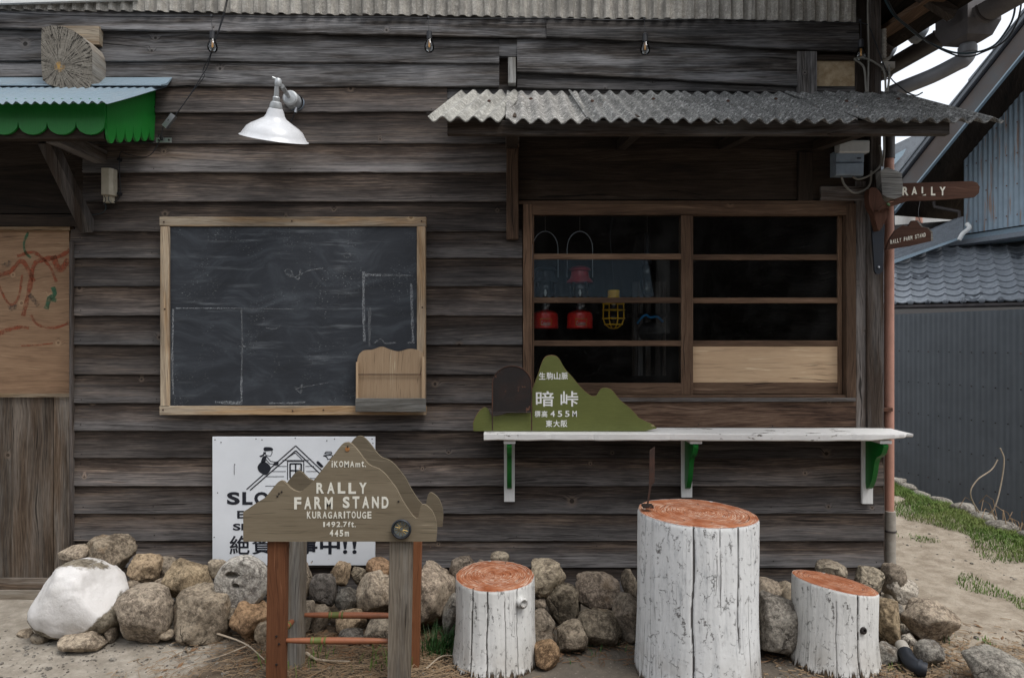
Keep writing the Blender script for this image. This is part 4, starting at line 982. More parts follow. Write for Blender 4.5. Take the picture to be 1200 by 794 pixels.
# ---------------------------------------------------------------- meter box and its cables
mt = thing('meter_box', P(997, 207, -.05), 'pale blue grey electric meter box under the canopy end', 'meter box')
MB().bbox(P(977, 206, -.04), P(1012, 178, -.04)+Vector((0, .05, 0)), .006).build('case', M['grey_plastic'], mt)
MB().bbox(P(980, 205, -.085), P(1012, 190.5, -.085)+Vector((0, .05, 0)), .006).build('lid', M['grey_plastic'], mt)
MB().bbox(P(980, 190, -.075), P(1012.5, 179, -.075)+Vector((0, .04, 0)), .004).build('lid', M['grey_plastic'], mt)
MB().bbox(P(984, 178.5, -.095), P(1019, 164, -.095)+Vector((0, .06, 0)), .006).build('hood', M['grey_pale'], mt)
MB().bbox(P(1005, 186, -.079), P(1009, 184.5, -.079)+Vector((0, .004, 0)), .0005).build('seal', M['ink'], mt)
for pts, r, mtl in (([(999, 207), (1006, 210), (1018, 206), (1030, 196), (1033, 185), (1031, 170)], .006, 'cable_grey'), ([(986, 207), (990, 217), (1001, 226), (1014, 222), (1020, 214), (1021, 200)], .006, 'cable_grey')):
    MB().tube(spline([P(a, b, -.06) for a, b in pts], 6), r, 8).build('cable', M[mtl], mt, smooth=True)
cc = thing('service_cables', P(1010, 90, -.05), 'bundle of grey and black cables clipped to the corner post', 'cables')
for pts, r, mtl in (([(1018, -8), (1017, 10), (1018, 60), (1017, 108)], .005, 'cable_grey'), ([(1001, 70), (1008, 74), (1013, 82), (1015, 108)], .0055, 'cable_grey'),
   ([(1001, 69), (1012, 68), (1026, 74), (1036, 84), (1038, 108)], .0055, 'cable_grey'), ([(1010, 27), (1018, 31), (1026, 50), (1034, 72), (1044, 92), (1062, 108)], .0032, 'cable'),
   ([(1042, 76), (1042, 92), (1040, 108)], .006, 'cable_grey'), ([(1036, 160), (1036, 180), (1034, 195)], .006, 'cable_grey')):
    MB().tube(spline([P(a, b, -.065) for a, b in pts], 6), r, 7).build('cable', M[mtl], cc, smooth=True)
m = MB()
for k in range(9): m.lathe([(.001, .012), (.016, .010), (.013, -.0), (.016, -.010), (.001, -.012)], P(1035.5, 37+3.8*k, -.02), (0, 0, 1), 10)
o = m.build('insulator_stack', M['pipe_grey'], cc)
MB().bbox(P(1036, 80, -.05), P(1049, 72, -.05)+Vector((0, .04, 0))).build('insulator_block', M['pipe_grey'], cc)
MB().tube(spline([P(1062, 108, -.06), P(1073, 112, -.12), P(1081, 108.5, -.12)], 4), .004, 6).build('cable', M['cable'], cc)
ov = thing('overhead_cable', P(1100, 40, -.3), 'pair of sagging black overhead cables crossing the white sky', 'cable')
for pts, r, mtl in (([(1034, -6, -.35), (1046, 16, -.3), (1060, 29, -.25), (1085, 48, -.2), (1115, 61, -.2), (1140, 62, -.2), (1164, 54, -.25), (1180, 35, -.3), (1188, 18, -.35), (1191, -8, -.4)], .005, 'cable_blue'),
   ([(1037, -6, -.34), (1050, 18, -.3), (1066, 32, -.25), (1090, 51, -.2), (1120, 65, -.2), (1138, 66, -.2), (1150, 62, -.22), (1175, 50, -.3), (1190, 30, -.35), (1196, 10, -.4), (1197, -8, -.4)], .0042, 'cable')):
    MB().tube(spline([P(a, b, y) for a, b, y in pts], 8), r, 7).build('cable', M[mtl], ov, smooth=True)

# ---------------------------------------------------------------- counter shelf
cs = thing('counter_shelf', P(820, 520, -.1), 'long white painted plank counter on green brackets beneath the window', 'counter')
m = MB(); n = 90; yfr = -.255; vs = []; xa, xb = P(567, 0, yfr).x, P(1071, 0, yfr).x
for i in range(n+1):
    f = i/n; X = xa + (xb-xa)*f; k = .0035*mn.noise(Vector((X*7, 0, 0))); e = max(0, mn.noise(Vector((X*22, 5, 0)))-.25)*.012
    tp = 1.0 + .002*mn.noise(Vector((X*3, 9, 0))) - .004*f; th = .040 - (.022*max(0, (f-.9)/.1)) + k
    fy = yfr + e + .02*max(0, (f-.93)/.07)*abs(mn.noise(Vector((X*30, 2, 2))))*3
    vs += [(X, -.03, tp), (X, fy, tp-.001), (X, fy-.002, tp-.006), (X, fy-.001, tp-th+.006), (X, fy+.006, tp-th), (X, -.03, tp-.038)]
fs = [(i*6+k, i*6+(k+1) % 6, (i+1)*6+(k+1) % 6, (i+1)*6+k) for i in range(n) for k in range(6)] + [(5, 4, 3, 2, 1, 0), tuple(n*6+k for k in range(6))]
m.add(vs, fs).build('board', M['white_board'], cs)
zb = .958
for (a, b, bot) in ((591, 603, 587), (798, 810, 582), (1008.5, 1021, 589.5)):
    Xc = ((a+b)/2-600)*S(-.03); hw = .030; zl = EYE+(397-bot)*S(-.04)
    bs = thing('bracket', (0,0,0), None, None) if False else None
    br = MB().bbox((Xc-hw, -.050, zl), (Xc+hw, -.031, zb-.001), .002).build('bracket', M['white_post'], cs)
    MB().bbox((Xc-hw, -.235, zb-.018), (Xc+hw*1.1, -.051, zb-.001), .002).build('bracket_arm', M['white_post'], br)
    prof = spx([(-.051, zb-.02), (-.225, zb-.02), (-.228, zb-.055), (-.205, zb-.085), (-.165, zb-.105), (-.145, zb-.14), (-.135, zb-.18), (-.12, zb-.225), (-.10, zb-.262), (-.075, zb-.29), (-.051, zb-.27)], 3)
    MB().prism([(Xc-.013, y_, z_) for y_, z_ in prof], (.026, 0, 0)).build('scroll', M['green_bracket'], br)

# green mountain sign standing on the counter
gs = thing('green_mountain_sign', P(655, 505, -.15), 'olive green mountain shaped sign with white lettering standing on the counter', 'sign')
yg = -.185
pts = [(555, 504.6), (554.5, 496), (560, 484), (567, 477.5), (572, 479), (576, 487), (584, 487), (600, 482), (612, 474), (622, 460), (630, 440), (637, 421), (645, 416.5), (654, 419), (662, 432), (670, 441), (680, 453), (690, 462), (698, 464), (704, 456), (711, 454.5), (718, 458), (726, 468), (738, 478), (748, 489), (757, 504.6)]
pp = [(555, 504.8)] + spx(pts, 4)[4:-3] + [(757, 504.8)]
base = [P(a, b, yg) for a, b in pp]
sh = MB().prism(base, (0, .012, 0)); sh.build('board', M['olive'], gs)
MB().prism([b_+Vector((0, .012, 0)) for b_ in [P((a-655)*1.006+655, (b-505)*1.008+505 if b < 504 else b, yg) for a, b in pp]], (0, .004, 0)).build('backing_board', M['olive_edge'], gs)
ytx = yg-.0004
for s_, bx, bo in (('生駒山脈', (631, 666, 436, 444.5), .012), ('暗', (628, 649, 458, 476), .010), ('峠', (657, 677.5, 458, 476), .010), ('標高', (626, 642, 481, 488.5), .015), ('455M', (645, 677, 481, 488), .01), ('東大阪', (639, 665.5, 492, 500), .015)):
    if s_ == '生駒山脈' or s_ == '東大阪' or s_ == '標高':
        n_ = len(s_); w_ = (bx[1]-bx[0])/n_
        for i, ch in enumerate(s_): text(ch, (bx[0]+i*w_+.6, bx[0]+(i+1)*w_-.6, bx[2], bx[3]), ytx, M['letter_w'], gs, bo)
    elif s_ == '455M':
        for i, ch in enumerate(s_): text(ch, (bx[0]+i*8.6, bx[0]+i*8.6+5.2, bx[2], bx[3]), ytx, M['letter_w'], gs, bo)
    else: text(s_, bx, ytx, M['letter_w'], gs, bo)
# rusty arched plate in front of it
ra = thing('rusty_arch_plate', P(600, 505, -.22), 'dark rusty arched metal plate on legs standing before the green mountain sign', 'metal plate')
yy = -.212
arc = [(577, 482.5)] + [(600-23*math.cos(math.pi*k/16), 450-21.5*math.sin(math.pi*k/16)) for k in range(17)] + [(623, 482.5)]
MB().prism([P(a, b, yy) for a, b in arc], (0, .003, 0)).build('plate', M['rust_dark'], ra)
rim = [P(577, 504.5, yy)] + [P(a, b, yy) for a, b in arc] + [P(623, 504.5, yy)]
MB().tube(rim, .0035, 6).build('rim', M['rust'], ra)
MB().tube([P(577, 483, yy), P(623, 483, yy)], .003, 6).build('cross_rod', M['rust_dark'], ra)

# ---------------------------------------------------------------- stumps
def stump(cx, cy, h, r, tx, ty, mat, top, label, flare, cracks, seed, sq=1.0, group=None):
    st = thing('log_stump', (cx, cy, 0), label, 'stump', group)
    NA, NZ = 420, 60; vs = []; fs = []
    ck = []
    def rad(th, f):
        cv = 0
        q = r*(1 + flare*max(0, 1-f*1.7)**2 + .035*mn.noise(Vector((math.cos(th)*1.2, math.sin(th)*1.2, f*1.2+seed)))
               + .016*mn.noise(Vector((math.cos(th)*6, math.sin(th)*6, f*.8+seed))) + .006*mn.noise(Vector((math.cos(th)*16, math.sin(th)*16, f*2+seed))) + flare*.35*max(0, .25-f)*mn.noise(Vector((th*2, seed, 1)))*4)
        for (c, w_, d, f0, f1) in cracks:
            cth = math.radians(c) + .035*mn.noise(Vector((f*3, c, seed)))
            dd = (th-cth+math.pi) % (2*math.pi) - math.pi
            if abs(dd) < w_ and f0 < f < f1: q -= d*(1-abs(dd)/w_)*min(1, (f-f0)*12)*min(1, (f1-f)*20+.5)
            if abs(dd) < w_*.42 and f0 < f < f1: cv = min(1, d*110)*min(1, (f-f0)*12)
        ck.append(cv); return q
    for j in range(NZ+1):
        f = j/NZ
        for i in range(NA):
            th = 2*math.pi*i/NA; q = rad(th, f); x_, y_ = q*math.cos(th), q*math.sin(th)*sq
            zt = h + tx*x_ + ty*y_
            q2 = 1 if j < NZ else .985
            vs.append((cx+x_*q2, cy+y_*q2, -.05+(zt+.05)*f if f > 0 else -.06))
    for j in range(NZ):
        for i in range(NA):
            a = j*NA+i; b = j*NA+(i+1) % NA; fs.append((a, b, b+NA, a+NA))
    tk = MB().add(vs, fs).build('trunk', mat, st, smooth='all', origin=(cx, cy, 0))
    at_ = tk.data.attributes.new('crack', 'FLOAT', 'POINT'); at_.data.foreach_set('value', ck[:len(tk.data.vertices)])
    vs = []; fs = []; NR = 16
    for j in range(NR+1):
        f = j/NR
        for i in range(NA):
            th = 2*math.pi*i/NA; q = rad(th, .999)*.992*f; x_, y_ = q*math.cos(th), q*math.sin(th)*sq
            z_ = h+tx*x_+ty*y_ + .0015 - (.003 if j == NR else 0) + .006*mn.noise(Vector((x_*7, y_*7, seed)))*(1-f*.7)
            vs.append((cx+x_, cy+y_, z_))
    for j in range(NR):
        for i in range(NA):
            a = j*NA+i; b = j*NA+(i+1) % NA; fs.append((a, b, b+NA, a+NA))
    MB().add(vs, fs).build('cut_top', top, st, smooth='all', origin=(cx, cy, h))
    return st, rad
tall, _ = stump(.838, -.783, .714, .264, -.035, .0, M['stump_tall'], M['top_a'], 'tall white painted log stump with orange top, largest of the stumps', .07,
      [(-108, .028, .014, -.1, 1.0), (-64, .024, .010, .3, 1.0), (-84, .014, .005, .55, 1), (-50, .018, .005, 0, .6), (60, .05, .02, 0, 1)], 3.0)
sh1, _ = stump(-.080, -.690, .396, .183, 0, .06, M['stump_short'], M['top_a'], 'short white painted log stool with knot stub and orange top beside the trestle', .16,
      [(-122, .028, .009, 0, 1), (-99, .028, .010, 0, 1), (-74, .018, .005, -.1, .9), (-56, .018, .005, 0, 1), (100, .05, .02, 0, 1)], 8.0)
MB().lathe([(.030, -.02), (.026, .008), (.024, .026), (.016, .032), (.013, .022), (.001, .016)], (-.080+.118, -.690-.138, .325), (.5, -.9, .1), 16).build('knot_stub', M['stump_short'], sh1, smooth=True)
sh2, _ = stump(1.505, -.690, .364, .184, -.16, -.06, M['stump_short'], M['top_b'], 'short leaning white painted log stool with slanted orange top at right', .15,
      [(-84, .028, .012, -.1, 1), (-112, .02, .005, 0, .9), (80, .05, .02, 0, 1)], 15.0)
MB().lathe([(.018, -.012), (.015, .004), (.009, .006), (.006, -.002), (.001, -.006)], (1.505+.045, -.690-.183, .215), (.25, -.95, .1), 12).build('knot', M['rust_dark'], sh2, smooth=True)
# rusty metal tag on a spike in the tall stump
tg = thing('metal_tag', P(758, 592, -.85), 'rusty metal tag on a thin spike stuck in the tall stump top', 'tag')
yy = -.80; sl_ = D+yy
TP = lambda a, b, dy=0.: Vector(((a-600)*sl_/800, yy+dy, EYE+(397-b)*sl_/800))
MB().prism([TP(761.5, 527), TP(767.5, 523), TP(767, 565), TP(760.5, 572)], (0, .004, 0)).build('tag_plate', M['rust'], tg)
MB().prism([TP(760.5, 572), TP(763.5, 569), TP(759.2, 595), TP(757.6, 595)], (0, .004, 0)).build('spike', M['rust'], tg)
MB().box(TP(753, 594, -.02), TP(765, 591.5, .03)).build('foot_plate', M['rust_dark'], tg)

# ---------------------------------------------------------------- trestle sign
tr = thing('mountain_trestle_sign', (-.72, -.84, 0), 'trestle of two mountain shaped plywood boards on four legs, cream lettering', 'sign')
yF, yB = -.962, -.735
prof = [(285, 633), (285, 598), (290, 595), (300, 588), (311, 581), (320, 570), (327, 562.5), (333, 563), (341, 571), (350, 575), (356, 572), (366, 563), (378, 548), (390, 533), (400, 520), (405, 517), (411, 518), (419, 526), (427, 537), (434, 544), (444, 548), (452, 555), (460, 565), (465, 572), (471, 584), (480, 598), (486, 605), (490, 605), (493, 592), (498, 590), (506, 597), (511, 609), (512, 620), (511, 633)]
fp = [(285, 633)] + [(q_.x, q_.y) for q_ in spline([(a, b, 0) for a, b in prof[1:-1]], 3)] + [(511, 633)]
MB().prism([P(a, b+1.2, yF) for a, b in fp], (0, .016, 0)).build('sign_board', W('trestle', 'X'), tr)
kf = (D+yF)/(D+yB)
MB().prism([P(600-(600-a-1)*kf*1.0, 397+(b-397)*kf*.985+4, yB) for a, b in fp], (0, .016, 0)).build('sign_board', W('trestle', 'X'), tr)
sF = lambda a, b, dy=0: P(a, b, yF+dy)
for (a0_, a1_, b1_, nm, mt_, y_) in ((314, 336, 810, 'leg', 'legbrown', yF+.018), (457, 483.5, 810, 'leg', 'leg', yF+.018), (337, 357.5, 0, 'leg', 'leg', yB-.04), (477.5, 494, 0, 'leg', 'legbrown', yB-.04)):
    p = P(a0_, 640, y_); q = P(a1_, 560, y_)
    tp_ = {314: 205, 337: 196, 457: 212, 477.5: 214}[a0_]; wdt = q.x-p.x; lean = -.010 if a0_ < 400 else -.012
    MB().prism([(p.x+lean, y_, -.02), (p.x+wdt+lean*1.1, y_, -.02), (q.x, y_, 1.5-tp_*S(y_)), (p.x, y_, 1.5-tp_*S(y_))], (0, .038, 0)).build(nm, W(mt_, 'Z'), tr)
def rung(p, q, r=.0145):
    p, q = Vector(p), Vector(q); d = q-p; n = 12; prs = []
    for k in range(n+1):
        f = k/n; prs.append(r*(.62+.38*math.sin(math.pi*min(1, max(0, f)))**.6))
    MB().tube([p+d*k/n for k in range(n+1)], prs, 12).build('rung', M['legbrown_round'], tr, smooth=True)
    m = MB(); c = p + d*(.31 if abs(d.x) > .2 else .45); u_ = d.normalized()
    m.lathe([(r*.9, -.034), (r*1.2, -.03), (r*.92, -.022), (r*1.05, 0), (r*.92, .022), (r*1.2, .03), (r*.9, .034)], c, u_, 12); m.build('rung_collar', M['olive'], tr, smooth=True)
M['legbrown_round'] = plain('turned_brown_rung', (.26, .095, .045), .5, 0, .5, (.12, .05, .03))
rung(P(335, 750, yF+.04), P(459, 750.5, yF+.04)); rung(P(356, 720, yB-.02), P(479, 721, yB-.02)); rung((-1.02, yF+.05, .215), (-1.00, yB-.03, .215)); rung((-.475, yF+.05, .215), (-.465, yB-.03, .215))
yt_ = yF-.0005
for s_, bx, bo in (('iKOMAmt.', (388, 429, 540, 547), .02), ('RALLY', (369, 431.5, 565, 578), .035), ('FARM', (343, 392, 582, 596), .035), ('STAND', (400, 457, 581.5, 595), .035), ('KURAGARITOUGE', (359, 436, 599, 607), .02), ('1492.7ft.', (378, 417, 611, 617), .02), ('445m', (385.5, 410, 620.5, 628), .03)):
    n_ = len(s_); wds = {'i': .45, 'I': .5, '.': .3, '1': .6, 't': .7, 'm': 1.2, 'M': 1.15, 'f': .6}
    tot = sum(wds.get(c, 1) for c in s_); x_ = bx[0]; full = bx[1]-bx[0]
    for c in s_:
        w_ = wds.get(c, 1)/tot*full; gap = w_*.30 if n_ < 6 else w_*.24
        y0_, y1_ = bx[2]+U(-.3, .3), bx[3]+U(-.3, .3)
        if c in 'iI1':
            hw_ = (y1_-y0_)*(.10 if c != '1' else .17); text(c, (x_+w_/2-hw_, x_+w_/2+hw_, y0_, y1_), yt_, M['letter'], tr, .0); x_ += w_; continue
        if c == '.': text(c, (x_+gap, x_+w_-gap*.5, y1_-1.3, y1_), yt_, M['letter'], tr, bo)
        else: text(c, (x_+gap*.5, x_+w_-gap*.5, y0_+0 + (2.2 if c == 'm' else 0), y1_), yt_, M['letter'], tr, bo)
        x_ += w_
# round compass dial set into the board
dc = P(471, 618.5, yF)
MB().lathe([(.0, -.004), (.034, -.004), (.041, -.008), (.043, -.018), (.038, -.022), (.035, -.016), (.033, -.012)], dc, (0, 1, 0), 28).build('dial_rim', M['black_iron'], tr, smooth=True)
MB().lathe([(.0001, -.010), (.033, -.010), (.033, -.004)], dc, (0, 1, 0), 24).build('dial_face', plain('dial_face', (.20, .22, .21), .3, .4, .6, (.03, .03, .03), .001, 60), tr)
m = MB()
for k in range(12):
    a = k*math.pi/6; m.tube([dc+Vector((.008*math.cos(a), -.0112, .008*math.sin(a))), dc+Vector((.028*math.cos(a+.2), -.0112, .028*math.sin(a+.2)))], .0012, 4)
m.build('dial_needle', M['brass'], tr)
MB().lathe([(.0001, .003), (.009, .002), (.010, 0)], P(407, 526, yF-.001), (0, -1, 0), 10).build('rusty_bolt', plain('orange_rust_mark', (.34, .15, .05), .8), tr)
MB().lathe([(.0001, .004), (.004, .003), (.004, 0)], P(407.5, 523, yF-.002), (0, -1, 0), 8).build('bolt', M['rust_dark'], tr)
for a, b in ((467, 587), (325, 581), (327, 578), (330, 576)): MB().lathe([(.0001, .003), (.004, .002), (.004, 0)], P(a, b, yF-.001), (0, -1, 0), 8).build('nail', M['rust_dark'], tr)
for a, b in ((324, 745), (324, 778), (327, 754)): MB().lathe([(.0001, .003), (.005, .002), (.005, 0)], P(a, b, yF+.016), (0, -1, 0), 8).build('screw', M['rust_dark'], tr)

# ---------------------------------------------------------------- arm signs at the corner
be = thing('corner_beam_end', P(1046, 232, -.1), 'short weathered grey beam end jutting at the shop corner', 'beam end')
pts = [(1032, 200), (1040, 196), (1050, 200), (1057, 203), (1058, 217), (1057, 230), (1048, 233), (1040, 231), (1034, 228)]
MB().prism([P(a, b, -.10) for a, b in pts], (0, .16, 0)).build('beam', W('grey', 'X'), be)
ar = thing('rally_arm_sign', P(1098, 228, -.03), 'brown wooden arm sign lettered RALLY pointing out from the shop corner', 'sign')
ya = -.03
pts = [(1036, 217), (1060, 215.5), (1100, 214.3), (1138, 213.2), (1144, 215), (1147, 220), (1146, 227), (1142, 231), (1110, 233.5), (1080, 235), (1036, 235)]
MB().prism([P(a, b, ya) for a, b in pts], (0, .018, 0)).build('arm', W('armwood', 'X'), ar)
MB().prism([P(a, b, ya+.019) for a, b in [(x_+1.2, y_-1.0) for x_, y_ in pts]], (0, .016, 0)).build('arm_back', W('armwood', 'X'), ar)
for c, a in zip('RALLY', (1057.5, 1068, 1080, 1091, 1101)): text(c, (a, a+(7 if c != 'L' else 5), 219, 229), ya-.0005, M['letter'], ar, .03)
MB().prism([P(a, b, -.16) for a, b in [(1027, 246), (1034, 241), (1050, 235), (1066, 229), (1080, 226.5), (1086, 227), (1075, 231), (1060, 237), (1040, 243.5), (1030, 247)]], (0, .022, 0)).build('blade', W('armwood', 'X'), ar)
MB().prism([P(a, b, -.13) for a, b in spx([(1019, 222), (1026, 220), (1032, 226), (1035, 234), (1041, 240), (1041, 250), (1036, 262), (1031, 270), (1028, 266), (1024, 250), (1019, 240)], 3)], (0, .05, 0)).build('hub', W('armwood', 'Z'), ar)
MB().lathe([(.0001, .006), (.009, .004), (.012, 0)], P(1041, 239.5, -.162), (.3, -1, .6), 7).build('moss', M['grass_dark'], ar)
ib = thing('iron_bracket', P(1030, 322, -.05), 'long black iron bracket plate bolted to the corner post', 'bracket')
MB().prism([P(a, b, -.075) for a, b in [(1021, 256), (1037, 264), (1034.5, 318), (1031, 321), (1027, 321), (1025, 317)]], (0, .012, 0)).build('plate', M['black_iron'], ib)
MB().lathe([(.0001, .006), (.006, .005), (.007, 0)], P(1029.5, 313, -.076), (0, -1, 0), 8).build('bolt', M['steel'], ib)
hg = thing('hanging_farm_sign', P(1065, 292, -.08), 'small brown mountain shaped board lettered RALLY FARM STAND hanging by the corner', 'sign')
pts = [(1038.5, 292.5), (1042, 281), (1049, 270), (1058, 264), (1064.5, 265), (1068.5, 258.5), (1074, 258.5), (1080, 266), (1086.5, 267), (1091, 272), (1091, 282.5), (1068, 288)]
tl = lambda v: v
MB().prism([P(a, b, -.08) for a, b in pts], (0, .014, 0)).build('board', W('armwood', 'X'), hg)
MB().prism([P(a+1.8, b-.3, -.065) for a, b in pts[3:10]]+[P(1093.5, 282, -.065)]+[P(1060, 283, -.065)], (0, .012, 0)).build('board_back', W('grey', 'X'), hg)
ang_ = math.atan2(292.5-282.5, 52)*.72
for i, c in enumerate('RALLY FARM STAND'):
    if c == ' ': continue
    a = 1043.5+i*2.62; b = 283.5-i*.56; text(c, (a, a+1.9, b-2.3, b+2.3), -.0806, M['letter'], hg, .01)
MB().tube([P(1048.5, 269, -.07), P(1047.5, 236, -.05)], .0018, 5).build('wire', M['cable'], hg)
MB().tube(spline([P(1079, 262, -.07), P(1076, 250, -.07), P(1078, 236, -.03)], 4), .0018, 5).build('wire', M['cable'], hg)

# ---------------------------------------------------------------- lanterns inside the window
def lantern(cx, bot, yL, label, maroon):
    ln = thing('camping_lantern', P(cx, bot, yL), label, 'lantern', 'red camping lanterns hanging in the window')
    s = S(yL); c = P(cx, bot, yL)
    L_ = lambda prof, nm, mt_, seg=28: MB().lathe([(r*s, h*s) for r, h in prof], c, (0, 0, 1), seg).build(nm, mt_, ln, smooth=True)
    L_([(0.1, 0), (14.5, 0), (15.5, 1), (15.5, 2.2), (15, 3), (15, 14), (14, 18), (10, 20.5), (4, 22), (0.1, 22.2)], 'fount', M['red'])
    L_([(4, 22), (4.5, 26), (3, 27), (3, 33), (9, 34), (9.5, 36)], 'burner_frame', M['steel'])
    L_([(9, 36), (11, 40), (11.5, 46), (10, 52), (8.5, 55)], 'globe', M['bulb_glass'])
    L_([(15.5, 54), (15, 56), (11.5, 59), (10.5, 64), (10, 67), (13, 68.5), (12.5, 70), (9, 72.5), (4, 73.5), (.1, 73.5)], 'ventilator', M['red_old'] if maroon else M['black_iron'])
    L_([(.8, 38), (1.8, 42), (.8, 46)], 'mantle', M['letter_w'], 10)
    MB().tube([c+Vector((14*s*math.cos(a)*1.06, 0, (94 + 20*math.sin(a))*s)) for a in [math.pi*k/14 for k in range(15)]], .0025, 6).build('bail', M['steel'], ln)
    for sg in (-1, 1): MB().tube([c+Vector((14.9*s*sg, 0, 94*s)), c+Vector((15*s*sg, 0, 60*s))], .0025, 6).build('bail_wire', M['steel'], ln)
    MB().lathe([(.001, .004), (.012, .002), (.014, 0), (.012, -.006), (.001, -.008)], c+Vector((2*s, -15.2*s, 27*s)), (0, -1, 0), 14).build('pump_knob', M['steel'], ln, smooth=True)
    MB().tube([c+Vector((0, 0, 113*s)), c+Vector((0, 0, 145*s))], .002, 5).build('hanging_wire', M['cable_grey'], ln)
    # label plate bent round the fount
    m = MB(); vs = []; R_ = 15.25*s
    for k in range(9):
        a = R(-116) + k*R(52)/8
        for h in (3.8, 11.5): vs.append(c+Vector((R_*math.cos(a), R_*math.sin(a), h*s)))
    m.add(vs, [(2*k, 2*k+2, 2*k+3, 2*k+1) for k in range(8)]).build('label_plate', plain('lantern_label_yellow', (.62, .33, .05), .4), ln)
    m = MB(); vs = []
    for k in range(9):
        a = R(-114) + k*R(48)/8
        for h in (4.7, 10.6): vs.append(c+Vector((R_*1.012*math.cos(a), R_*1.012*math.sin(a), h*s)))
    m.add(vs, [(2*k, 2*k+2, 2*k+3, 2*k+1) for k in range(8)]).build('label_plate', M['red'], ln)
    return ln, c, R_
ln1, c1, R1 = lantern(639, 385, .13, 'red lantern with dark hood, leftmost behind the window glass', False)
ln2, c2, R2 = lantern(679.5, 385, .13, 'red lantern with maroon hood hanging behind the window, second from left', True)
for c_, par in ((c1, ln1), (c2, ln2)):
    px0 = 600 + c_.x/S(.13)
    def bend(v, c_=c_):
        dx = v.x-c_.x; a = R(-90)+dx/R2; return Vector((c_.x+R2*1.02*math.cos(a), c_.y+R2*1.02*math.sin(a), v.z))
    text('Coleman', (px0-5.6, px0+5.2, 376.2, 381.2), .13, M['letter_w'], par, .02, M=bend)
yl_ = thing('cage_lamp', P(719, 385, .27), 'yellow plastic caged work lamp hanging behind the window glass', 'lamp')
cL = P(719, 385, .13); s = S(.13)
MB().lathe([(r*s, h*s) for r, h in [(0.1, 45), (6.5, 45), (7, 44), (7, 37), (8, 36.5), (8, 35), (0.1, 35)]], cL, (0, 0, 1), 20).build('lamp_collar', M['yellow'], yl_, smooth=True)
cp = [(7.5, 36), (12.3, 30), (12.8, 22), (13, 12), (10.5, 5), (5, 1), (0.5, .2)]
for k in range(8):
    a = 2*math.pi*(k+.3)/8
    MB().tube([cL+Vector((r*s*math.cos(a), r*s*math.sin(a), h*s)) for r, h in cp], .0032, 5).build('cage_bar', M['yellow'], yl_)
for r, h in ((12.4, 29), (13, 22), (13.1, 12), (10.5, 5)):
    MB().tube([cL+Vector((r*s*math.cos(2*math.pi*k/24), r*s*math.sin(2*math.pi*k/24), h*s)) for k in range(25)], .0032, 5).build('cage_ring', M['yellow'], yl_)
MB().lathe([(r*s, h*s) for r, h in [(3, 35), (5, 25), (6.5, 16), (4, 9), (.1, 7)]], cL, (0, 0, 1), 16).build('bulb', M['bulb_glass'], yl_, smooth=True)
MB().tube(spline([cL+Vector((0, 0, 45*s)), cL+Vector((-.01, 0, 80*s)), cL+Vector((-.02, 0, 110*s)), cL+Vector((.0, 0, 140*s))], 5), .003, 6).build('lead', M['cable'], yl_)
gl_ = thing('glass_lamp', P(759, 345, .27), 'hanging clear glass oil lamp right of the yellow caged lamp', 'lamp')
cG = P(758.5, 345, .27)
MB().lathe([(r*s, h*s) for r, h in [(.1, 0), (5, 1), (8, 6), (9, 14), (9, 24), (7.5, 32), (5, 37)]], cG, (0, 0, 1), 22).build('globe', M['bulb_glass'], gl_, smooth=True)
MB().lathe([(r*s, h*s) for r, h in [(5, 37), (6, 40), (4, 44), (3.5, 52), (3.5, 74), (.1, 75)]], cG, (0, 0, 1), 16).build('holder', M['black_iron'], gl_, smooth=True)
MB().tube([cG+Vector((0, 0, 75*s)), cG+Vector((0, 0, 102*s))], .002, 5).build('hanging_wire', M['cable_grey'], gl_)
bc = thing('cord_bundle', P(763, 395, .3), 'dark bundle wrapped in blue cord low behind the window glass', 'bundle')
m = MB(); c = P(763, 388, .34)
m.lathe([(.001, -.06), (.06, -.05), (.085, -.01), (.075, .03), (.04, .055), (.001, .06)], c, (0, 0, 1), 16).build('bundle', M['black'], bc, smooth=True)
MB().tube(spline([P(747, 379, .26), P(751, 373, .25), P(757, 369, .25), P(762, 372, .25), P(770, 371, .25), P(777, 377, .26)], 5), .007, 7).build('cord', M['cloth_blue'], bc, smooth=True)
bd = thing('reflection_slats', P(700, 420, .9), 'dim timber slats added inside to stand for a reflection in the window glass', 'rack')  # slats built in the room in place of timber mirrored by the panes
for k, a in enumerate((741, 748, 757, 768, 777)): MB().box(P(a, 440, .9+.03*k), P(a+U(2.5, 6), 330, .9+.03*k)+Vector((0, .02, 0))).build('slat', W('post', 'Z'), bd)
MB().box(*PB((735, 372, .92), (782, 367, .92))).build('crossbar', W('post', 'X'), bd)
MB().box((.35, .88, .45), (1.0, 1.3, 1.15)).build('crate', W('darkwood', 'X'), bd)

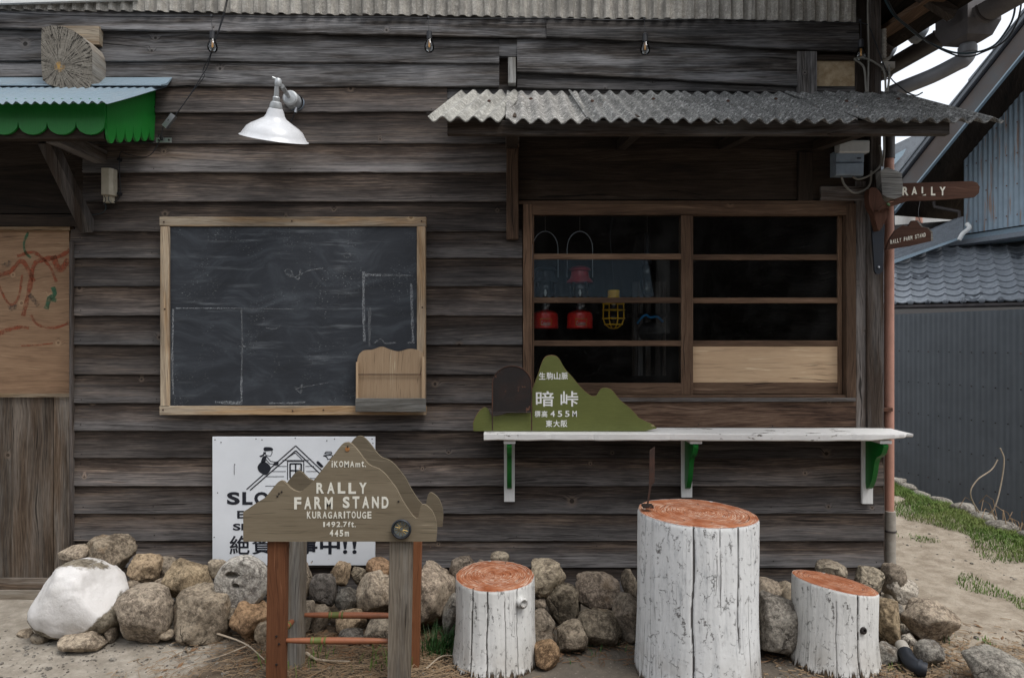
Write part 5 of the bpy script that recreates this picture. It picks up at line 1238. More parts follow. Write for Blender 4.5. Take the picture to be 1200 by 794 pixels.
# ---------------------------------------------------------------- stones along the wall foot
import bmesh
_ico = {}
def ico(n):
    if n not in _ico:
        bm = bmesh.new(); bmesh.ops.create_icosphere(bm, subdivisions=n, radius=1)
        _ico[n] = ([v.co.copy() for v in bm.verts], [tuple(v.index for v in f.verts) for f in bm.faces]); bm.free()
    return _ico[n]
def rockmesh(sx, sy, sz, seed, cuts=9, rough=.05, sub=4, deep=.76, tilt=0.):
    r_ = random.Random(seed); vs0, fs = ico(sub); pl = []
    for _ in range(cuts):
        n = Vector((r_.gauss(0, 1), r_.gauss(0, 1), r_.gauss(0, 1))).normalized(); pl.append((n, r_.uniform(deep-.12, deep+.10)))
    out = []; off = Vector((seed*3.7, seed*1.3, seed*.7)); ct, st = math.cos(tilt), math.sin(tilt)
    for v in vs0:
        e = .72; p = Vector([math.copysign(abs(q)**e, q) for q in v]); p *= 1/(sum(abs(q)**2.6 for q in p)**(1/2.6))
        k = 1.
        for n, h in pl:
            d = p.dot(n)
            if d > h: k_ = h/d; k = min(k, k_*.94+k*.06)
        p = p*k*1.08
        q = 1 + rough*1.5*mn.noise(v*1.3+off) + rough*mn.noise(v*3.3+off) + rough*.5*mn.noise(v*8+off) + rough*.28*mn.noise(v*19+off)
        p *= q; p = Vector((p.x*sx, p.y*sy, p.z*sz)); out.append(Vector((p.x*ct-p.z*st, p.y, p.x*st+p.z*ct)))
    return out, fs
TAN, OCH, GRY, BRN, LGT, DRK, ORG = (.29, .25, .20), (.31, .245, .17), (.25, .24, .22), (.225, .192, .155), (.335, .285, .225), (.135, .128, .118), (.28, .19, .12)
G_ST = 'stones piled along the foot of the shop wall'
def stone(x0, x1, y0, y1, y, col, label, cuts=9, rough=.05, tilt=0., sub=4, mat=None, dy=None, ground=False):
    if ground: y = max(-1.9, 1200/(y1-397) - D + .0) + (x1-x0)*S(0)*.22
    if EYE+(397-y1)*S(y) < -.012: y = 1209.6/(y1-397) - D
    s = S(y); cx, cz = ((x0+x1)/2-600)*s, EYE+(397-(y0+y1)/2)*s
    sx, sz = (x1-x0)*s/2, (y1-y0)*s/2; sy = dy or min(max(sx, sz)*.85, .16 if y > -.3 else .24)
    if y + sy > -.035: y = -.035 - sy; s = S(y); cx, cz = ((x0+x1)/2-600)*s, EYE+(397-(y0+y1)/2)*s; sx, sz = (x1-x0)*s/2, (y1-y0)*s/2
    big = (x1-x0) > 45
    v, f = rockmesh(sx, sy, sz, int(x0*7+y0) % 997+1, cuts, rough, 5 if big or (x1-x0) > 26 else sub, tilt=tilt)
    # fit the outline exactly
    mx = max(abs(p.x) for p in v); mz = max(abs(p.z) for p in v)
    v = [Vector((p.x*sx/mx, p.y, p.z*sz/mz)) for p in v]
    m = MB(); m.add([Vector((cx, y, cz))+p for p in v], f)
    o = m.build('stone', mat or M['stone'], None, smooth='all', origin=(cx, y, cz-sz))
    k_ = U(.88, 1.12); o.color = (col[0]*k_*U(.98, 1.02), col[1]*k_, col[2]*k_*U(.97, 1.03), 1)
    meta(o, label, 'stone', G_ST); return o
ST = [
 # x0 x1 y0 y1  y  colour label cuts
 (45, 149, 654, 746, -.38, TAN, 'big rounded boulder with a whitewashed face at the left end of the stone row', 'W'),
 (71, 105, 637, 655, -.30, TAN, 'small flat tan stone lying on top of the whitewashed boulder', 6),
 (101, 154, 619, 676, -.24, BRN, 'brownish angular stone propped highest above the whitewashed boulder', 10),
 (147, 188, 647, 684, -.26, OCH, 'ochre stone right of the highest stone', 9),
 (180, 207, 652, 679, -.20, BRN, 'round brown stone between two ochre ones', 7),
 (194, 253, 655, 706, -.30, OCH, 'ledged ochre stone with a notched right side left of the millstone disc', 12),
 (243, 267, 652, 676, -.18, TAN, 'little tan stone tucked at upper left of the holed grey disc', 8),
 (137, 203, 686, 753, -.42, TAN, 'large rounded tan stone right of the whitewashed boulder', 8),
 (203, 272, 688, 750, -.40, BRN, 'large dark brown stone under the ledged ochre one', 9),
 (147, 168, 676, 694, -.30, BRN, 'small brown stone filling the gap over the large rounded tan stone', 7),
 (179, 198, 677, 695, -.33, TAN, 'small tan stone wedged below the round brown one', 7),
 (21, 40, 736, 748, -.40, TAN, 'small flat stone at the far left before the whitewashed boulder', 6),
 (38, 62, 740, 753, -.45, TAN, 'small tan stone under the left edge of the whitewashed boulder', 7),
 (74, 124, 739, 762, -.55, TAN, 'oblong tan stone lying in front of the whitewashed boulder', 7),
 (124, 138, 732, 753, -.48, BRN, 'narrow stone squeezed between the two biggest left stones', 6),
 (186, 206, 738, 748, -.52, TAN, 'flat pebble at the foot of the large rounded tan stone', 5),
 (265, 285, 712, 728, -.46, BRN, 'small egg shaped stone below the holed grey disc', 5),
 (271, 318, 704, 752, -.42, ORG, 'rusty brown stone leaning under the holed grey disc', 10),
 (299, 318, 726, 755, -.48, TAN, 'small tan stone beside the left orange trestle leg', 7),
 (343, 366, 656, 706, -.25, LGT, 'tall pale tan stone just right of the left trestle legs', 8),
 (364, 395, 667, 711, -.28, DRK, 'upright dark grey stone seen between the trestle legs', 8),
 (388, 412, 655, 689, -.22, OCH, 'blocky ochre stone on top between the trestle legs', 10),
 (390, 423, 688, 719, -.32, DRK, 'faceted charcoal stone in the middle between the trestle legs', 11),
 (411, 430, 663, 684, -.18, TAN, 'small tan stone right of the blocky ochre one', 8),
 (414, 462, 667, 723, -.30, LGT, 'big pale stone with white blotches left of the weathered front trestle leg', 8),
 (427, 464, 654, 676, -.18, ORG, 'orange stone topping the white blotched one', 9),
 (364, 386, 709, 742, -.36, BRN, 'brown stone under the upright dark grey one', 8),
 (344, 368, 702, 746, -.34, TAN, 'tan stone low beside the rear left trestle leg', 8),
 (394, 432, 712, 743, -.38, OCH, 'ochre stone under the faceted charcoal one', 8),
 (426, 464, 725, 752, -.40, TAN, 'flat tan stone under the white blotched one', 7),
 (397, 430, 737, 754, -.42, DRK, 'low dark stone lying at ground level between the trestle legs', 7),
 (462, 496, 690, 745, -.30, TAN, 'tan stone half hidden behind the right trestle legs', 8),
 (455, 480, 656, 692, -.18, BRN, 'brown stone behind the top of the right trestle legs', 8),
 (490, 533, 654, 738, -.32, LGT, 'tall pointed sandy slab between trestle and short stool', 9),
 (526, 561, 649, 692, -.20, BRN, 'brown rounded stone behind the left edge of the short knotted stool', 7),
 (574, 597, 646, 664, -.12, TAN, 'small tan stone showing over the middle of the knotted stool', 7),
 (518, 548, 690, 748, -.34, GRY, 'grey stone behind the grass tuft left of the knotted stool', 8),
 (556, 580, 655, 700, -.22, BRN, 'stone hidden behind the knotted stool', 8), (585, 625, 660, 735, -.25, TAN, 'larger stone hidden behind the knotted stool', 8),
 (620, 664, 649, 700, -.24, LGT, 'jagged sandy stone topmost right of the knotted stool', 13),
 (639, 681, 674, 731, -.28, BRN, 'dark brown upright stone under the jagged sandy one', 8),
 (671, 726, 671, 715, -.34, BRN, 'broad brown stone resting on two others left of the tall stump', 8),
 (675, 728, 711, 757, -.40, BRN, 'round brown stone under the broad one left of the tall stump', 8),
 (649, 688, 727, 765, -.46, BRN, 'round brown stone with orange patches at ground level', 7),
 (626, 641, 700, 714, -.30, TAN, 'tiny stone beside the knotted stool rim', 6),
 (619, 651, 713, 750, -.38, BRN, 'brown stone partly behind the knotted stool', 8),
 (627, 653, 741, 758, -.44, BRN, 'small brown stone over the orange one by the knotted stool', 7),
 (624, 656, 750, 784, -.52, ORG, 'orange stained stone at the foot of the knotted stool', 8),
 (728, 748, 667, 698, -.20, BRN, 'brown stone peeping from behind the upper left of the tall stump', 8),
 (715, 750, 696, 751, -.32, BRN, 'brown stone behind the lower left of the tall stump', 8),
 (745, 800, 672, 750, -.25, TAN, 'stone hidden behind the tall stump', 8), (800, 850, 680, 755, -.25, TAN, 'second stone hidden behind the tall stump', 8), (845, 888, 690, 760, -.30, BRN, 'third stone hidden behind the tall stump', 8),
 (878, 915, 678, 699, -.24, TAN, 'flat tan stone right of the tall stump', 6),
 (880, 932, 694, 766, -.36, GRY, 'large pale grey stone between tall stump and leaning stool', 10),
 (910, 934, 679, 716, -.22, TAN, 'angular tan stone left of the leaning stool top', 10),
 (914, 940, 740, 768, -.38, BRN, 'brown stone low behind the left side of the leaning stool', 8),
 (955, 992, 657, 675, -.14, TAN, 'pointed tan stone showing above the leaning stool', 10),
 (1000, 1036, 664, 700, -.18, TAN, 'tan stone at the wall corner above the leaning stool', 9),
 (1018, 1049, 693, 758, -.38, OCH, 'ochre upright stone right of the leaning stool', 10),
 (940, 1010, 672, 740, -.22, BRN, 'broad stone hidden behind the leaning stool', 8),
 (1036, 1059, 660, 700, .16, BRN, 'brown earthy stone behind the drainpipe foot', 10),
 (1040, 1074, 677, 706, -.16, (.40, .37, .33), 'jagged whitish quartz stone by the drainpipe foot', 16),
 (1041, 1057, 705, 733, -.24, GRY, 'narrow grey stone left of the big corner boulder', 9),
 (1054, 1119, 696, 754, -.34, LGT, 'big angular corner boulder with a pinkish face right of the drainpipe', 13),
 (1028, 1056, 754, 780, -.58, GRY, 'squared grey stone block at the foot of the leaning stool', 12),
 (1041, 1056, 744, 758, -.50, (.42, .40, .36), 'small whitish stone on top of the squared grey block', 12),
 (1052, 1075, 741, 761, -.48, (.40, .38, .34), 'pale wedge stone above the broken pipe piece', 12),
 (1074, 1104, 750, 782, -.54, GRY, 'flat grey stone set in the ground below the corner boulder', 7),
 (1134, 1212, 763, 812, -.80, GRY, 'long grey boulder at the lower right of the path', 8),
 (1034, 1043, 750, 760, -.50, BRN, 'pebble beside the squared grey block', 7),
]
for (x0, x1, y0, y1, y, col, lab, cuts) in ST:
    if 'hidden behind' in lab and 'half' not in lab: 
        stone(x0, x1, y0, y1, y, col, lab, 8, sub=3)
        continue
    if cuts == 'W':
        _rm = rockmesh
        def rockmesh(sx, sy, sz, *k_, **kk):
            v_, f_ = _rm(sx, sy, sz, 5, 3, .035, 5, .9); return [Vector((p.x*(1-.30*max(-.4, p.z/sz)) - .05*p.z, p.y, p.z)) for p in v_], f_
        s = S(y); o = stone(x0, x1, y0, y1, y, col, lab, 5, .035, mat=M['whitestone'], dy=.17); rockmesh = _rm
        continue
    t_ = {71: .05, 271: .5, 194: -.2, 1054: 0, 490: 0, 639: .15}.get(x0, U(-.15, .15))
    stone(x0, x1, y0, y1, y, col, lab, cuts, .05 if cuts <= 8 else .07)
# holed grey grinding stone, a thick disc
s = S(-.40); c = P(284, 682, -.40); m = MB(); R_ = 30.5*s; vs = []; n = 72; rings = [(0.02, -.052), (.2, -.054), (.4, -.055), (.6, -.056), (.78, -.055), (.90, -.050), (.97, -.036), (1.0, -.012), (1.0, .02), (.95, .05), (.5, .06), (.02, .06)]
holes = [(-.20, .36, .17, .13), (.02, -.19 if False else .02, .10, .09)]
rr_ = []
for i_ in range(34): rr_.append((max(.012, i_/33*.9), -.055))
rings = rr_ + rings[6:]
for (fr_, yy_) in rings:
    for k in range(n):
        a = 2*math.pi*k/n; u_, w_ = fr_*math.cos(a), fr_*math.sin(a); dpt = 0
        if yy_ < -.05:
            for (hx, hz, ha, hb_) in ((-.26, .40, .21, .12), (-.10, .0, .12, .085)):
                q = math.sqrt(((u_-hx)/ha)**2 + ((w_-hz)/hb_)**2); dpt = max(dpt, .045*max(0, min(1, (1.15-q)*2.5)))
        nz = 1+.018*mn.noise(Vector((u_*3, w_*3, 1)))+.02*mn.noise(Vector((u_*9, w_*9, 2)))
        vs.append(c+Vector((u_*R_*nz, yy_+dpt+.004*mn.noise(Vector((u_*5, w_*5, 8))), w_*R_*nz)))
fs = [(i*n+k, i*n+(k+1) % n, (i+1)*n+(k+1) % n, (i+1)*n+k) for i in range(len(rings)-1) for k in range(n)]
o = m.add(vs, fs).build('grinding_stone', M['stone'], None, smooth='all', origin=(c.x, -.40, c.z-R_)); o.color = (.40, .39, .37, 1)
meta(o, 'round pale grey stone disc with two holes standing among the stones', 'stone', G_ST)
# broken piece of drain pipe
pp_ = thing('pipe_piece', P(1075, 780, -.7), 'broken grey and black bent pipe piece lying below the corner boulder', 'pipe')
def PG(px, py, h): q = P(px, py, (EYE-h)*800/(py-397)-D); return q
MB().tube([PG(1056, 755, .075), PG(1062, 766, .06)], .028, 14).build('grey_end', M['pipe_grey'], pp_, smooth=True)
MB().tube(spline([PG(1060.5, 764, .062), PG(1066, 774, .05), PG(1075, 781, .045), PG(1086, 785, .04)], 5), .032, 14, cap=False).build('elbow', M['black_iron'], pp_, smooth=True)
q1, q2 = PG(1075, 781, .045), PG(1086, 785, .04); dv = (q2-q1).normalized()
MB().tube([q2-dv*.035, q2-dv*.020], .037, 14).build('elbow_collar', M['black_iron'], pp_, smooth=True)
MB().tube([q2-dv*.02, q2-dv*.01], .029, 14).build('elbow_mouth', M['ink'], pp_)

# ---------------------------------------------------------------- ground cover
def stuffobj(name, m, mat, label, cat):
    o = m.build(name, mat, None); meta(o, label, cat, None, 'stuff'); return o
def G(x, y): return gz(x, y)
m = MB(); v2, f2 = ico(1)
def pebbles(m, cnt, xa, xb, ya, yb, s0, s1, cond=None):
    for _ in range(cnt):
        x, y = U(xa, xb), U(ya, yb)
        if cond and not cond(x, y): continue
        s = s0+(s1-s0)*rnd.random()**3; z = G(x, y)
        sx, sy, sz = s*U(.7, 1.4), s*U(.7, 1.4), s*U(.4, .8)
        m.add([(x+v.x*sx*U(.8, 1.1), y+v.y*sy, z+sz*.3+v.z*sz) for v in v2], f2)
dens = lambda x, y: mn.noise(Vector((x*1.4, y*1.4, 4))) > -.15
pebbles(m, 1500, -3.0, 3.6, -1.45, -.25, .003, .010, dens)
pebbles(m, 500, 1.9, 3.5, -1.4, 1.5, .003, .011, dens)
pebbles(m, 260, -2.6, 1.2, -1.25, -.4, .006, .018, dens)
pebbles(m, 420, -2.5, -1.0, -1.15, -.5, .004, .013)
pebbles(m, 160, 1.5, 2.9, -1.2, -.4, .006, .016)
o = stuffobj('gravel', m, M['stone'], 'small grey and tan gravel scattered over the dirt', 'gravel'); o.color = (.20, .19, .175, 1)
def litter(cnt, fn, mat, ln, wd, name, label, cat, curl=.4, up=.01):
    m = MB()
    for _ in range(cnt):
        x, y = fn(); z = G(x, y)+.002+abs(rnd.gauss(0, up)); a = U(0, 2*math.pi); L_ = U(*ln); w_ = U(*wd); k = U(-curl, curl); n_ = 3; pts = []
        el = U(-.1, .22)
        for i in range(n_+1):
            aa = a+k*i; pts.append(Vector((x, y, z+el*L_*i/n_*.6))); x += math.cos(aa)*L_/n_; y += math.sin(aa)*L_/n_
        vs = []
        for p in pts: vs += [p+Vector((-math.sin(a)*w_, math.cos(a)*w_, 0)), p-Vector((-math.sin(a)*w_, math.cos(a)*w_, 0)), p+Vector((0, 0, w_*1.6))]
        m.add(vs, [(3*i+k_, 3*i+(k_+1) % 3, 3*i+3+(k_+1) % 3, 3*i+3+k_) for i in range(n_) for k_ in range(3)])
    return stuffobj(name, m, mat, label, cat)
def near_trestle():
    while True:
        x, y = rnd.gauss(-.55, .55), U(-1.35, -.35)
        if x > -1.9 + .5*(y+1) and mn.noise(Vector((x*2, y*2, 9))) > -.35: return x, y
litter(5200, near_trestle, M['straw'], (.02, .09), (.0006, .0016), 'dry_straw', 'dry brown straw and needles littering the ground round the trestle', 'straw')
def right_litter():
    while True:
        x, y = rnd.gauss(2.05, .38), rnd.gauss(-.85, .22)
        if y > -1.4: return x, y
litter(2600, right_litter, M['straw'], (.012, .05), (.0012, .0028), 'dry_litter', 'dry leaf crumbs and needles on the ground before the corner boulder', 'leaf litter')
def wall_foot(): return U(-1.3, 2.0), U(-.75, -.35)
litter(1300, wall_foot, M['leaf'], (.02, .07), (.0007, .0018), 'dry_stalks', 'thin dead stalks along the foot of the stones', 'straw')
m = MB()
for _ in range(420):
    x, y = near_trestle() if rnd.random() < .6 else right_litter(); z = G(x, y)+.004; a = U(0, 6.28); L_ = U(.012, .035); q = Vector((math.cos(a), math.sin(a), U(-.2, .3)))*L_; w_ = Vector((-math.sin(a), math.cos(a), U(-.4, .4)))*L_*.35
    p = Vector((x, y, z)); m.add([p-q, p+w_, p+q, p-w_, p+Vector((0, 0, L_*.25))], [(0, 1, 4), (1, 2, 4), (2, 3, 4), (3, 0, 4)])
stuffobj('dead_leaves', m, M['leaf'], 'curled dead brown leaves fallen near trestle and corner', 'leaves')
def grass(m, cnt, fn, hh, wd, lean=.5):
    for _ in range(cnt):
        x, y = fn(); z = G(x, y)-.003; a = U(0, 2*math.pi); h = U(*hh); w_ = U(*wd); l = U(.1, lean)*h; u_ = Vector((-math.sin(a), math.cos(a), 0))*w_; dr_ = Vector((math.cos(a), math.sin(a), 0)); p = Vector((x, y, z))
        a1, a2, a3 = p, p+dr_*l*.3+Vector((0, 0, h*.55)), p+dr_*l+Vector((0, 0, h))
        m.add([a1-u_, a1+u_, a2+u_*.8, a2-u_*.8, a3], [(0, 1, 2, 3), (3, 2, 4)])
m = MB()
def strip():
    while True:
        y = U(-.6, 4.2); e = 3.72 + .14*mn.noise(Vector((y*1.1, 3, 0))); x = e - abs(rnd.gauss(0, .30)) + .04
        if x > 2.75 and mn.noise(Vector((x*3, y*3, 1))) + (x-(e-.45))*1.4 > -.12: return x, y
grass(m, 42000, strip, (.010, .042), (.0014, .003), 1.3)
def sparse():
    while True:
        x, y = U(2.3, 3.5), U(-.9, 3)
        if mn.noise(Vector((x*2.3, y*2.3, 21))) > .34: return x, y
grass(m, 2200, sparse, (.01, .035), (.0015, .003), .9)
stuffobj('grass_strip', m, M['grass_mix'], 'short green turf strip along the outer edge of the sandy path', 'grass')
def tuft(name, cx, cy, sp, cnt, hh, mat, label):
    m = MB(); grass(m, cnt, lambda: (rnd.gauss(cx, sp), rnd.gauss(cy, sp*.8)), hh, (.0015, .0035), .9)
    o = m.build(name, mat, None); meta(o, label, 'grass', None, 'stuff')
tuft('grass_tuft', -.33, -.62, .045, 190, (.05, .16), M['grass_dark'], 'dark green grass tuft left of the knotted stool')
tuft('grass_tuft', -.56, -.72, .07, 70, (.03, .11), M['grass'], 'thin green grass under the trestle rungs')
tuft('grass_tuft', -1.0, -.72, .10, 60, (.03, .08), M['grass'], 'sparse grass blades near the rear left trestle leg')
tuft('grass_tuft', 2.11, -.42, .05, 150, (.02, .07), M['grass_dark'], 'small green tuft at the right end of the corner boulder')
tuft('grass_tuft', .33, -.50, .12, 140, (.015, .05), M['grass_dark'], 'low weeds between brown stones left of the tall stump')
tuft('grass_tuft', 1.08, -.62, .05, 60, (.02, .06), M['grass_dark'], 'little weeds right of the tall stump foot')
tuft('grass_tuft', 1.75, -.75, .10, 70, (.01, .04), M['grass'], 'scattered weeds by the broken pipe piece')
# twigs
def twig(pts, r, lab, y_=None):
    q = [Vector((P(a, b, y).x, y, G(P(a, b, y).x, y)+h)) for a, b, y, h in pts]
    q = spline([p+Vector((U(-.008, .008), U(-.008, .008), U(0, .006))) for p in q], 4)
    o = MB().tube(q, [r*(1-.6*i/len(q)) for i in range(len(q))], 6).build('twig', M['twig'], None, smooth=True); meta(o, lab, 'twig')
twig([(248, 740, -.50, .05), (285, 756, -.60, .03), (312, 770, -.72, .012)], .005, 'bare forked twig leaning left of the orange trestle leg')
twig([(290, 752, -.60, .02), (260, 766, -.68, .01), (228, 779, -.76, .01)], .0035, 'thin bare twig lying left of the trestle, nearest the frame bottom')
twig([(357, 765, -.66, .012), (375, 774, -.72, .008), (410, 777, -.74, .008)], .008, 'short stout twig lying under the trestle rungs')
twig([(289, 748, -.48, .01), (300, 735, -.42, .10), (308, 722, -.38, .16)], .003, 'thin stalk rising beside the small tan stone')
twig([(628, 748, -.52, .02), (655, 760, -.56, .01), (700, 757, -.52, .01)], .003, 'thin stalk along the foot of the round brown stones')
twig([(500, 776, -.80, .01), (520, 760, -.72, .03), (538, 765, -.70, .02)], .004, 'curled stalk beside the dark grass tuft')
# curb stones and bramble along the bank edge
k = 0
for y in [ -.1+.27*i for i in range(16)]:
    e = 3.72 + .14*mn.noise(Vector((y*1.1, 3, 0))); sx = U(.06, .12)
    v, f = rockmesh(sx, U(.10, .15), U(.04, .07), 300+k, 10, .07, 2); x = e+.03+U(-.03, .03); z = .05+.03
    o = MB().add([Vector((x, y, z))+p for p in v], f).build('edge_stone', M['stone'], None, smooth='all'); o.color = (*GRY, 1); k += 1
    meta(o, 'rough grey edging stone along the far side of the grass strip', 'stone', 'edging stones behind the grass strip')
m = MB()
for _ in range(110):
    x, y = 3.85+rnd.gauss(0, .10), U(.0, 1.5); z = -.15; pts = [Vector((x, y, z))]
    a = U(0, 6.28); h = U(.08, .30)
    for i in range(4): pts.append(pts[-1]+Vector((math.cos(a+i*.6)*.05, math.sin(a+i*.6)*.05, h*(.8-.35*i))))
    m.tube(pts, .003, 4)
stuffobj('bramble_stalks', m, M['straw'], 'tangle of dry bramble stalks at the bank edge', 'bramble')
for pts in ([(3.80, 1.55, 0), (3.62, 1.5, .25), (3.66, 1.5, .38), (3.78, 1.5, .47), (3.83, 1.5, .55)], [(3.72, 1.5, 0), (3.80, 1.48, .2), (3.86, 1.5, .38), (3.88, 1.5, .55), (3.85, 1.5, .64)]):
    o = MB().tube(spline([Vector(p) for p in pts], 5), .005, 6).build('dry_stem', M['twig'], None, smooth=True)
    meta(o, 'pale bare dry stem arching up before the slate blue wall', 'stem', 'bare stems at the bank edge')

# ---------------------------------------------------------------- neighbouring house down the slope
T_ = Vector((.317, -.949, 0)).normalized(); N_ = Vector((.949, .317, 0)).normalized(); O_ = Vector((5.42, 9.7-D, 0))
def F(s_, k, z): return O_ + T_*s_ + N_*k + Vector((0, 0, z))
nh = thing('neighbour_house', F(2, 2, -.8), 'neighbouring house with slate blue sheet wall, grey tiled lower roof and rust streaked gable', 'house')
corr(MB(), F(-5, 0, -.85), T_, 7, (0, 0, 1), 2.70, -N_, .076, .0028, .003, 6, trap=True).build('corrugated_sheet', M['slate_corr'], nh, smooth=True)
corr(MB(), F(2.0, .004, -.85), T_, 6, (0, 0, 1), 2.70, -N_, .076, .0028, .003, 6, trap=True).build('corrugated_sheet', M['slate_corr'], nh, smooth=True)
m = MB()
for z in (-.355, .057, .48, .906, 1.33):
    for i in range(78): p = F(-4+.152*i, -.010, z+.004*(i % 2)); m.lathe([(.0001, .006), (.008, .004), (.009, 0)], p, -N_, 6)
m.build('sheet_screws', M['rust_dark'], nh, kind='stuff')
MB().prism([F(-5, .05, -.85), F(8, .05, -.85), F(8, 3.8, -.85), F(-5, 3.8, -.85)], (0, 0, 2.62)).build('wall_core', M['interior'], nh)
# lower tiled roof, turned against the sheet wall
TR = Vector((.86, -.51, 0)).normalized(); NRh = Vector((.51, .86, 0)).normalized(); OR = Vector((7.15, 12.75-D, 2.16))
sl_a = R(30); UP = (NRh*math.cos(sl_a)+Vector((0, 0, 1))*math.sin(sl_a)); NR = (-NRh*math.sin(sl_a)+Vector((0, 0, 1))*math.cos(sl_a))
TW, TL = .272, .250
vs = []; nxx = 9
for j in (0, 1):
    for i in range(nxx):
        f = i/(nxx-1); hgt = .016*math.cos(2*math.pi*f*.92+.5) + (.028*math.exp(-((f-.9)/.10)**2))
        vs.append(Vector((f*TW*1.03, (TL+.03)*j-.0, hgt + (.030 if j == 0 else .0))))
b_ = len(vs)
for i in range(nxx):
    v = vs[i]; vs.append(Vector((v.x, v.y+.004, v.z-.026)))
# front lip: a notch on the corner
fs = [(i, i+1, nxx+i+1, nxx+i) for i in range(nxx-1)] + [(i, b_+i, b_+i+1, i+1) for i in range(nxx-1)]
tme = bpy.data.meshes.new('roof_tile'); tme.from_pydata([tuple(v) for v in vs], [], fs); tme.materials.append(M['kawara']); tme.polygons.foreach_set('use_smooth', [True]*len(tme.polygons))
try: tme.set_sharp_from_angle(angle=R(35))
except Exception: pass
rm = Matrix((TR, UP, NR)).transposed().to_4x4()
base = OR - TR*(TW*5)
for j in range(14):
    for i in range(20):
        p = base + TR*(TW*i) + UP*(TL*j) + NR*(.002*U(-1, 1))
        o = bpy.data.objects.new('roof_tile', tme); COL.objects.link(o); o.parent = nh
        o.matrix_local = Matrix.Translation(p-WP[nh.name]) @ rm
for i in range(20):
    p = base + TR*(TW*i+TW*.93) - UP*.01 + NR*.022
    MB().lathe([(.0001, .024), (.034, .020), (.050, .006), (.052, -.03), (.048, -.05)], p, -UP, 12).build('eave_tile', M['kawara'], nh, smooth=True)
MB().prism([base-NR*.03, base+TR*6-NR*.03, base+TR*6+UP*4-NR*.03, base+UP*4-NR*.03], -NR*.05).build('roof_deck', M['interior'], nh)
eb = base - Vector((0, 0, .09))
MB().prism([eb, eb+Vector((0, 0, .06)), eb+Vector((0, 0, .06))+NRh*.03, eb+NRh*.03], TR*6).build('fascia', M['gutter_dark'], nh)
half(MB(), eb-NRh*.07+Vector((0, 0, .045)), eb-NRh*.07+TR*6+Vector((0, 0, .045)), .06).build('gutter', M['gutter_grey'], nh, smooth=True)
for s_ in (1.5, 2.25, 3.0, 3.75, 4.5):
    q_ = eb+TR*s_; MB().tube(spline([q_-NRh*.07+Vector((0, 0, -.01)), q_-NRh*.09+Vector((0, 0, -.07)), q_-NRh*.03+Vector((0, 0, -.10)), q_+Vector((0, 0, -.06))], 4), .011, 6).build('gutter_hook', M['gutter_grey'], nh)
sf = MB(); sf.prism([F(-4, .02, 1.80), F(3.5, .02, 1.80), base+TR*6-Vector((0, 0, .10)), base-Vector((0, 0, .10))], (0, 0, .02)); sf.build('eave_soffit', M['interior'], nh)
C0 = Vector((0, -D, EYE)); SK = 1.35
def F2(s_, k, z): return C0 + (F(s_, k, z)-C0)*SK
# rust streaked upper gable wall
gm_ = corr(MB(), F2(-.31, 1.75, 3.12), T_, 5.5*SK, (0, 0, 1), 3.3*SK, -N_, .076*SK, .007*SK, .003, 6, trap=True)
def zcap(v):
    q_ = C0 + (Vector(v)-C0)/SK; lim = 4.12+((Vector((q_.x, q_.y, 0))-O_).dot(T_)+.53)*.867
    return v if q_.z <= lim else tuple(C0 + (Vector((q_.x, q_.y, lim))-C0)*SK)
gm_.v = [zcap(v) for v in gm_.v]
gm_.build('corrugated_sheet', M['blue_corr'], nh, smooth=True)
MB().prism([F2(-.31, 1.775, 3.0), F2(5.2, 1.775, 3.0), F2(5.2, 1.775, 8.9), F2(-.31, 1.775, 4.1)], N_*5).build('wall_core', M['interior'], nh)
m = MB()
for z in (3.28, 3.72, 4.16, 4.6):
    for i in range(30): m.lathe([(.0001, .006), (.014, .004), (.015, 0)], F2(-.25+.152*i, 1.735, z), -N_, 6)
m.build('sheet_screws', plain('rust_spot', (.16, .07, .04), .8), nh, kind='stuff')
MB().prism([F2(-.42, 1.52, 2.98), F2(-.42, 1.75, 3.10), F2(-.42, 1.77, 3.10), F2(-.42, 1.77, 2.9)], T_*6*SK).build('flashing', M['galv'], nh)
MB().prism([F2(-.50, 1.45, 2.92), F2(-.5, 1.54, 3.0), F2(-.5, 1.56, 2.9)], T_*6*SK).build('flashing_strip', M['slate'], nh)
# rake of the upper roof, running up to the right
K0 = .8
def rk_(s_, dz=0., k=K0): return F2(s_, k, 3.86 + (s_+.53)*.867 + dz)
s0_, s1_ = -1.15, 4.2
def band(z0, z1, k0, k1, nm, mt): return MB().prism([rk_(s0_, z0, k0), rk_(s1_, z0, k0), rk_(s1_, z1, k0), rk_(s0_, z1, k0)], N_*(k1-k0)*SK).build(nm, mt, nh)
band(-.20, .13, K0, K0+.03, 'verge_board', M['brownmetal']); band(.135, .165, K0-.02, K0+.05, 'verge_shadow_strip', M['ink']); band(.168, .23, K0-.05, K0+.10, 'roof_slab', M['slate'])
band(-.225, -.20, K0-.004, K0+.05, 'verge_trim', M['galv'])
band(.265, .30, K0+.10, K0+5, 'roof_slab', M['slate'])
for i in range(16): MB().prism([rk_(s0_+.34*i, .234, K0-.07), rk_(s0_+.34*i+.36, .234, K0-.07), rk_(s0_+.34*i+.36, .248, K0-.07), rk_(s0_+.34*i, .275, K0-.07)], N_*.17*SK).build('roof_slate', M['slate'], nh)
band(.20, .26, K0+.06, K0+5, 'soffit', W('darkwood', 'X'))
def PD(px, py, d): return P(px, py, d*SK-D)
MB().prism([PD(1085, 202, 10.9), PD(1134, 200, 10.9), PD(1134, 180, 10.9), PD(1088, 179, 10.9)], (0, .2, 0)).build('tie_beam', W('darkwood', 'X'), nh)
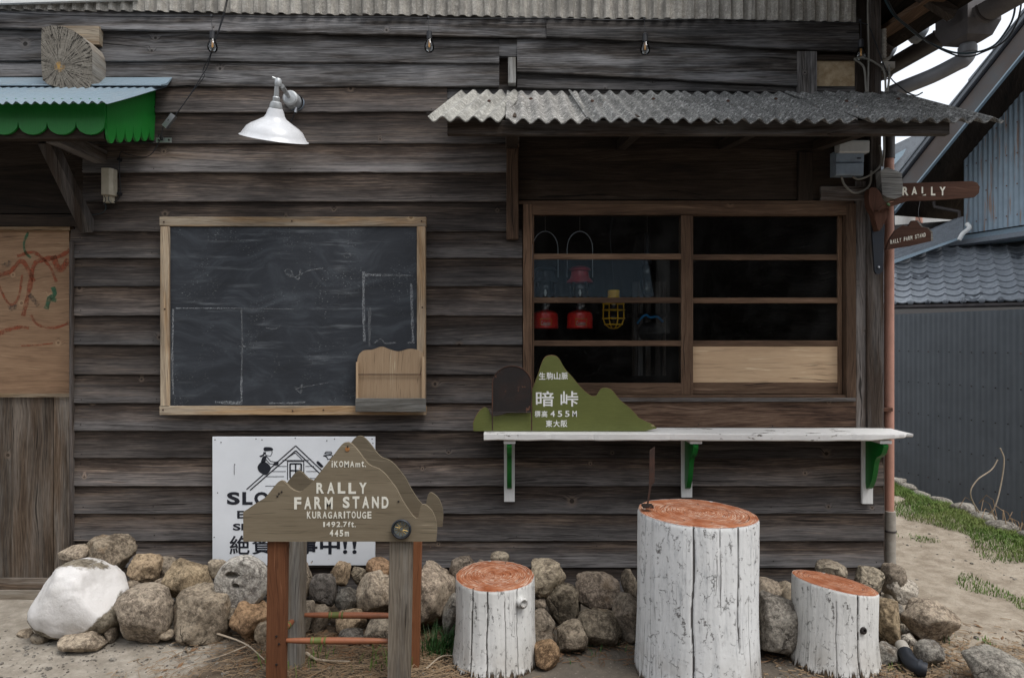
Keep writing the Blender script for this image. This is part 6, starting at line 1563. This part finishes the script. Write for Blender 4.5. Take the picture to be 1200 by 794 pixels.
MB().prism([PD(1048, 231, 11.3), PD(1137, 229, 11.3), PD(1137, 110, 11.3), PD(1060, 196, 11.3)], (0, .15, 0)).build('gable_shade_sheet', M['interior'], nh)  # near-black upright sheet: shade of the void under the overhang, built as a surface
# band of grey metal roofing left of the gable
m = MB()
for k_ in range(4):
    L0, R0 = 289+4.2*k_, 253.5+5.6*k_
    m.prism([PD(1040, L0+3, 10.5-.06*k_), PD(1129, R0, 10.2-.06*k_), PD(1129, R0+5.4, 10.2-.06*k_), PD(1040, L0+7, 10.5-.06*k_)], (0, .3, 0))
m.build('ridge_sheets', M['slate'], nh)
MB().prism([PD(1044, 310, 10.15), PD(1129, 279, 9.85), PD(1129, 276.5, 9.85), PD(1044, 306, 10.15)], (0, .1, 0)).build('ridge_edge', M['galv'], nh)
MB().tube(spline([PD(1133, 262, 9.8), PD(1136, 267, 9.75), PD(1128, 274, 9.7), PD(1124, 281, 9.7)], 4), .04, 8).build('mortar_patch', M['white_wall'], nh)
wb = thing('white_building', (9, 14, 0), 'white rendered building glimpsed behind the arm sign', 'building')
MB().box(P(1030, 300, 13.6), P(1150, 222, 13.6)+Vector((0, .5, 0))).build('wall', M['white_wall'], wb)
MB().tube([PD(1077, 300, 12.8), PD(1077, 222, 12.8)], .08, 10).build('drainpipe', M['salmon'], wb, smooth=True)
MB().tube([PD(1094, 236, 10.6), PD(1095, 242, 10.6), PD(1124, 248, 10.4), PD(1124.5, 262, 10.3)], .035, 8).build('gutter_pipe', M['gutter_dark'], wb, smooth=True)
gr = thing('grey_roof_house', (6.8, 11, 0), 'pale grey metal roof beyond, just left of the sloping verge', 'building')
MB().prism([PD(1030, 178, 15), PD(1110, 140, 15), PD(1110, 235, 15), PD(1030, 235, 15)], (0, .3, 0)).build('roof_sheet', M['slate'], gr)
MB().prism([PD(1040, 186, 14.9), PD(1062, 174, 14.9), PD(1058, 182, 14.9), PD(1040, 202, 14.9)], (0, .05, 0)).build('roof_light', M['galv'], gr)

# ---------------------------------------------------------------- the house across the road, behind the camera (it shows in the window glass)
oh = thing('opposite_house', (0, -9.5, 0), 'dark timber house across the road reflected in the window glass', 'house')
MB().box((-9, -9.6, -.1), (9, -9.2, 5.2)).build('wall', W('darkwood', 'X'), oh)
corr(MB(), (-.2, -9.19, 3.05), (1, 0, 0), 2.8, (0, .62, -.78), 1.0, (0, .78, .62), .13, .022, .006, 8).build('awning_sheet', M['galv'], oh, smooth=True)
MB().box((2.75, -9.19, 1.6), (3.0, -9.1, 3.0)).build('shutter', W('grey', 'Z'), oh)
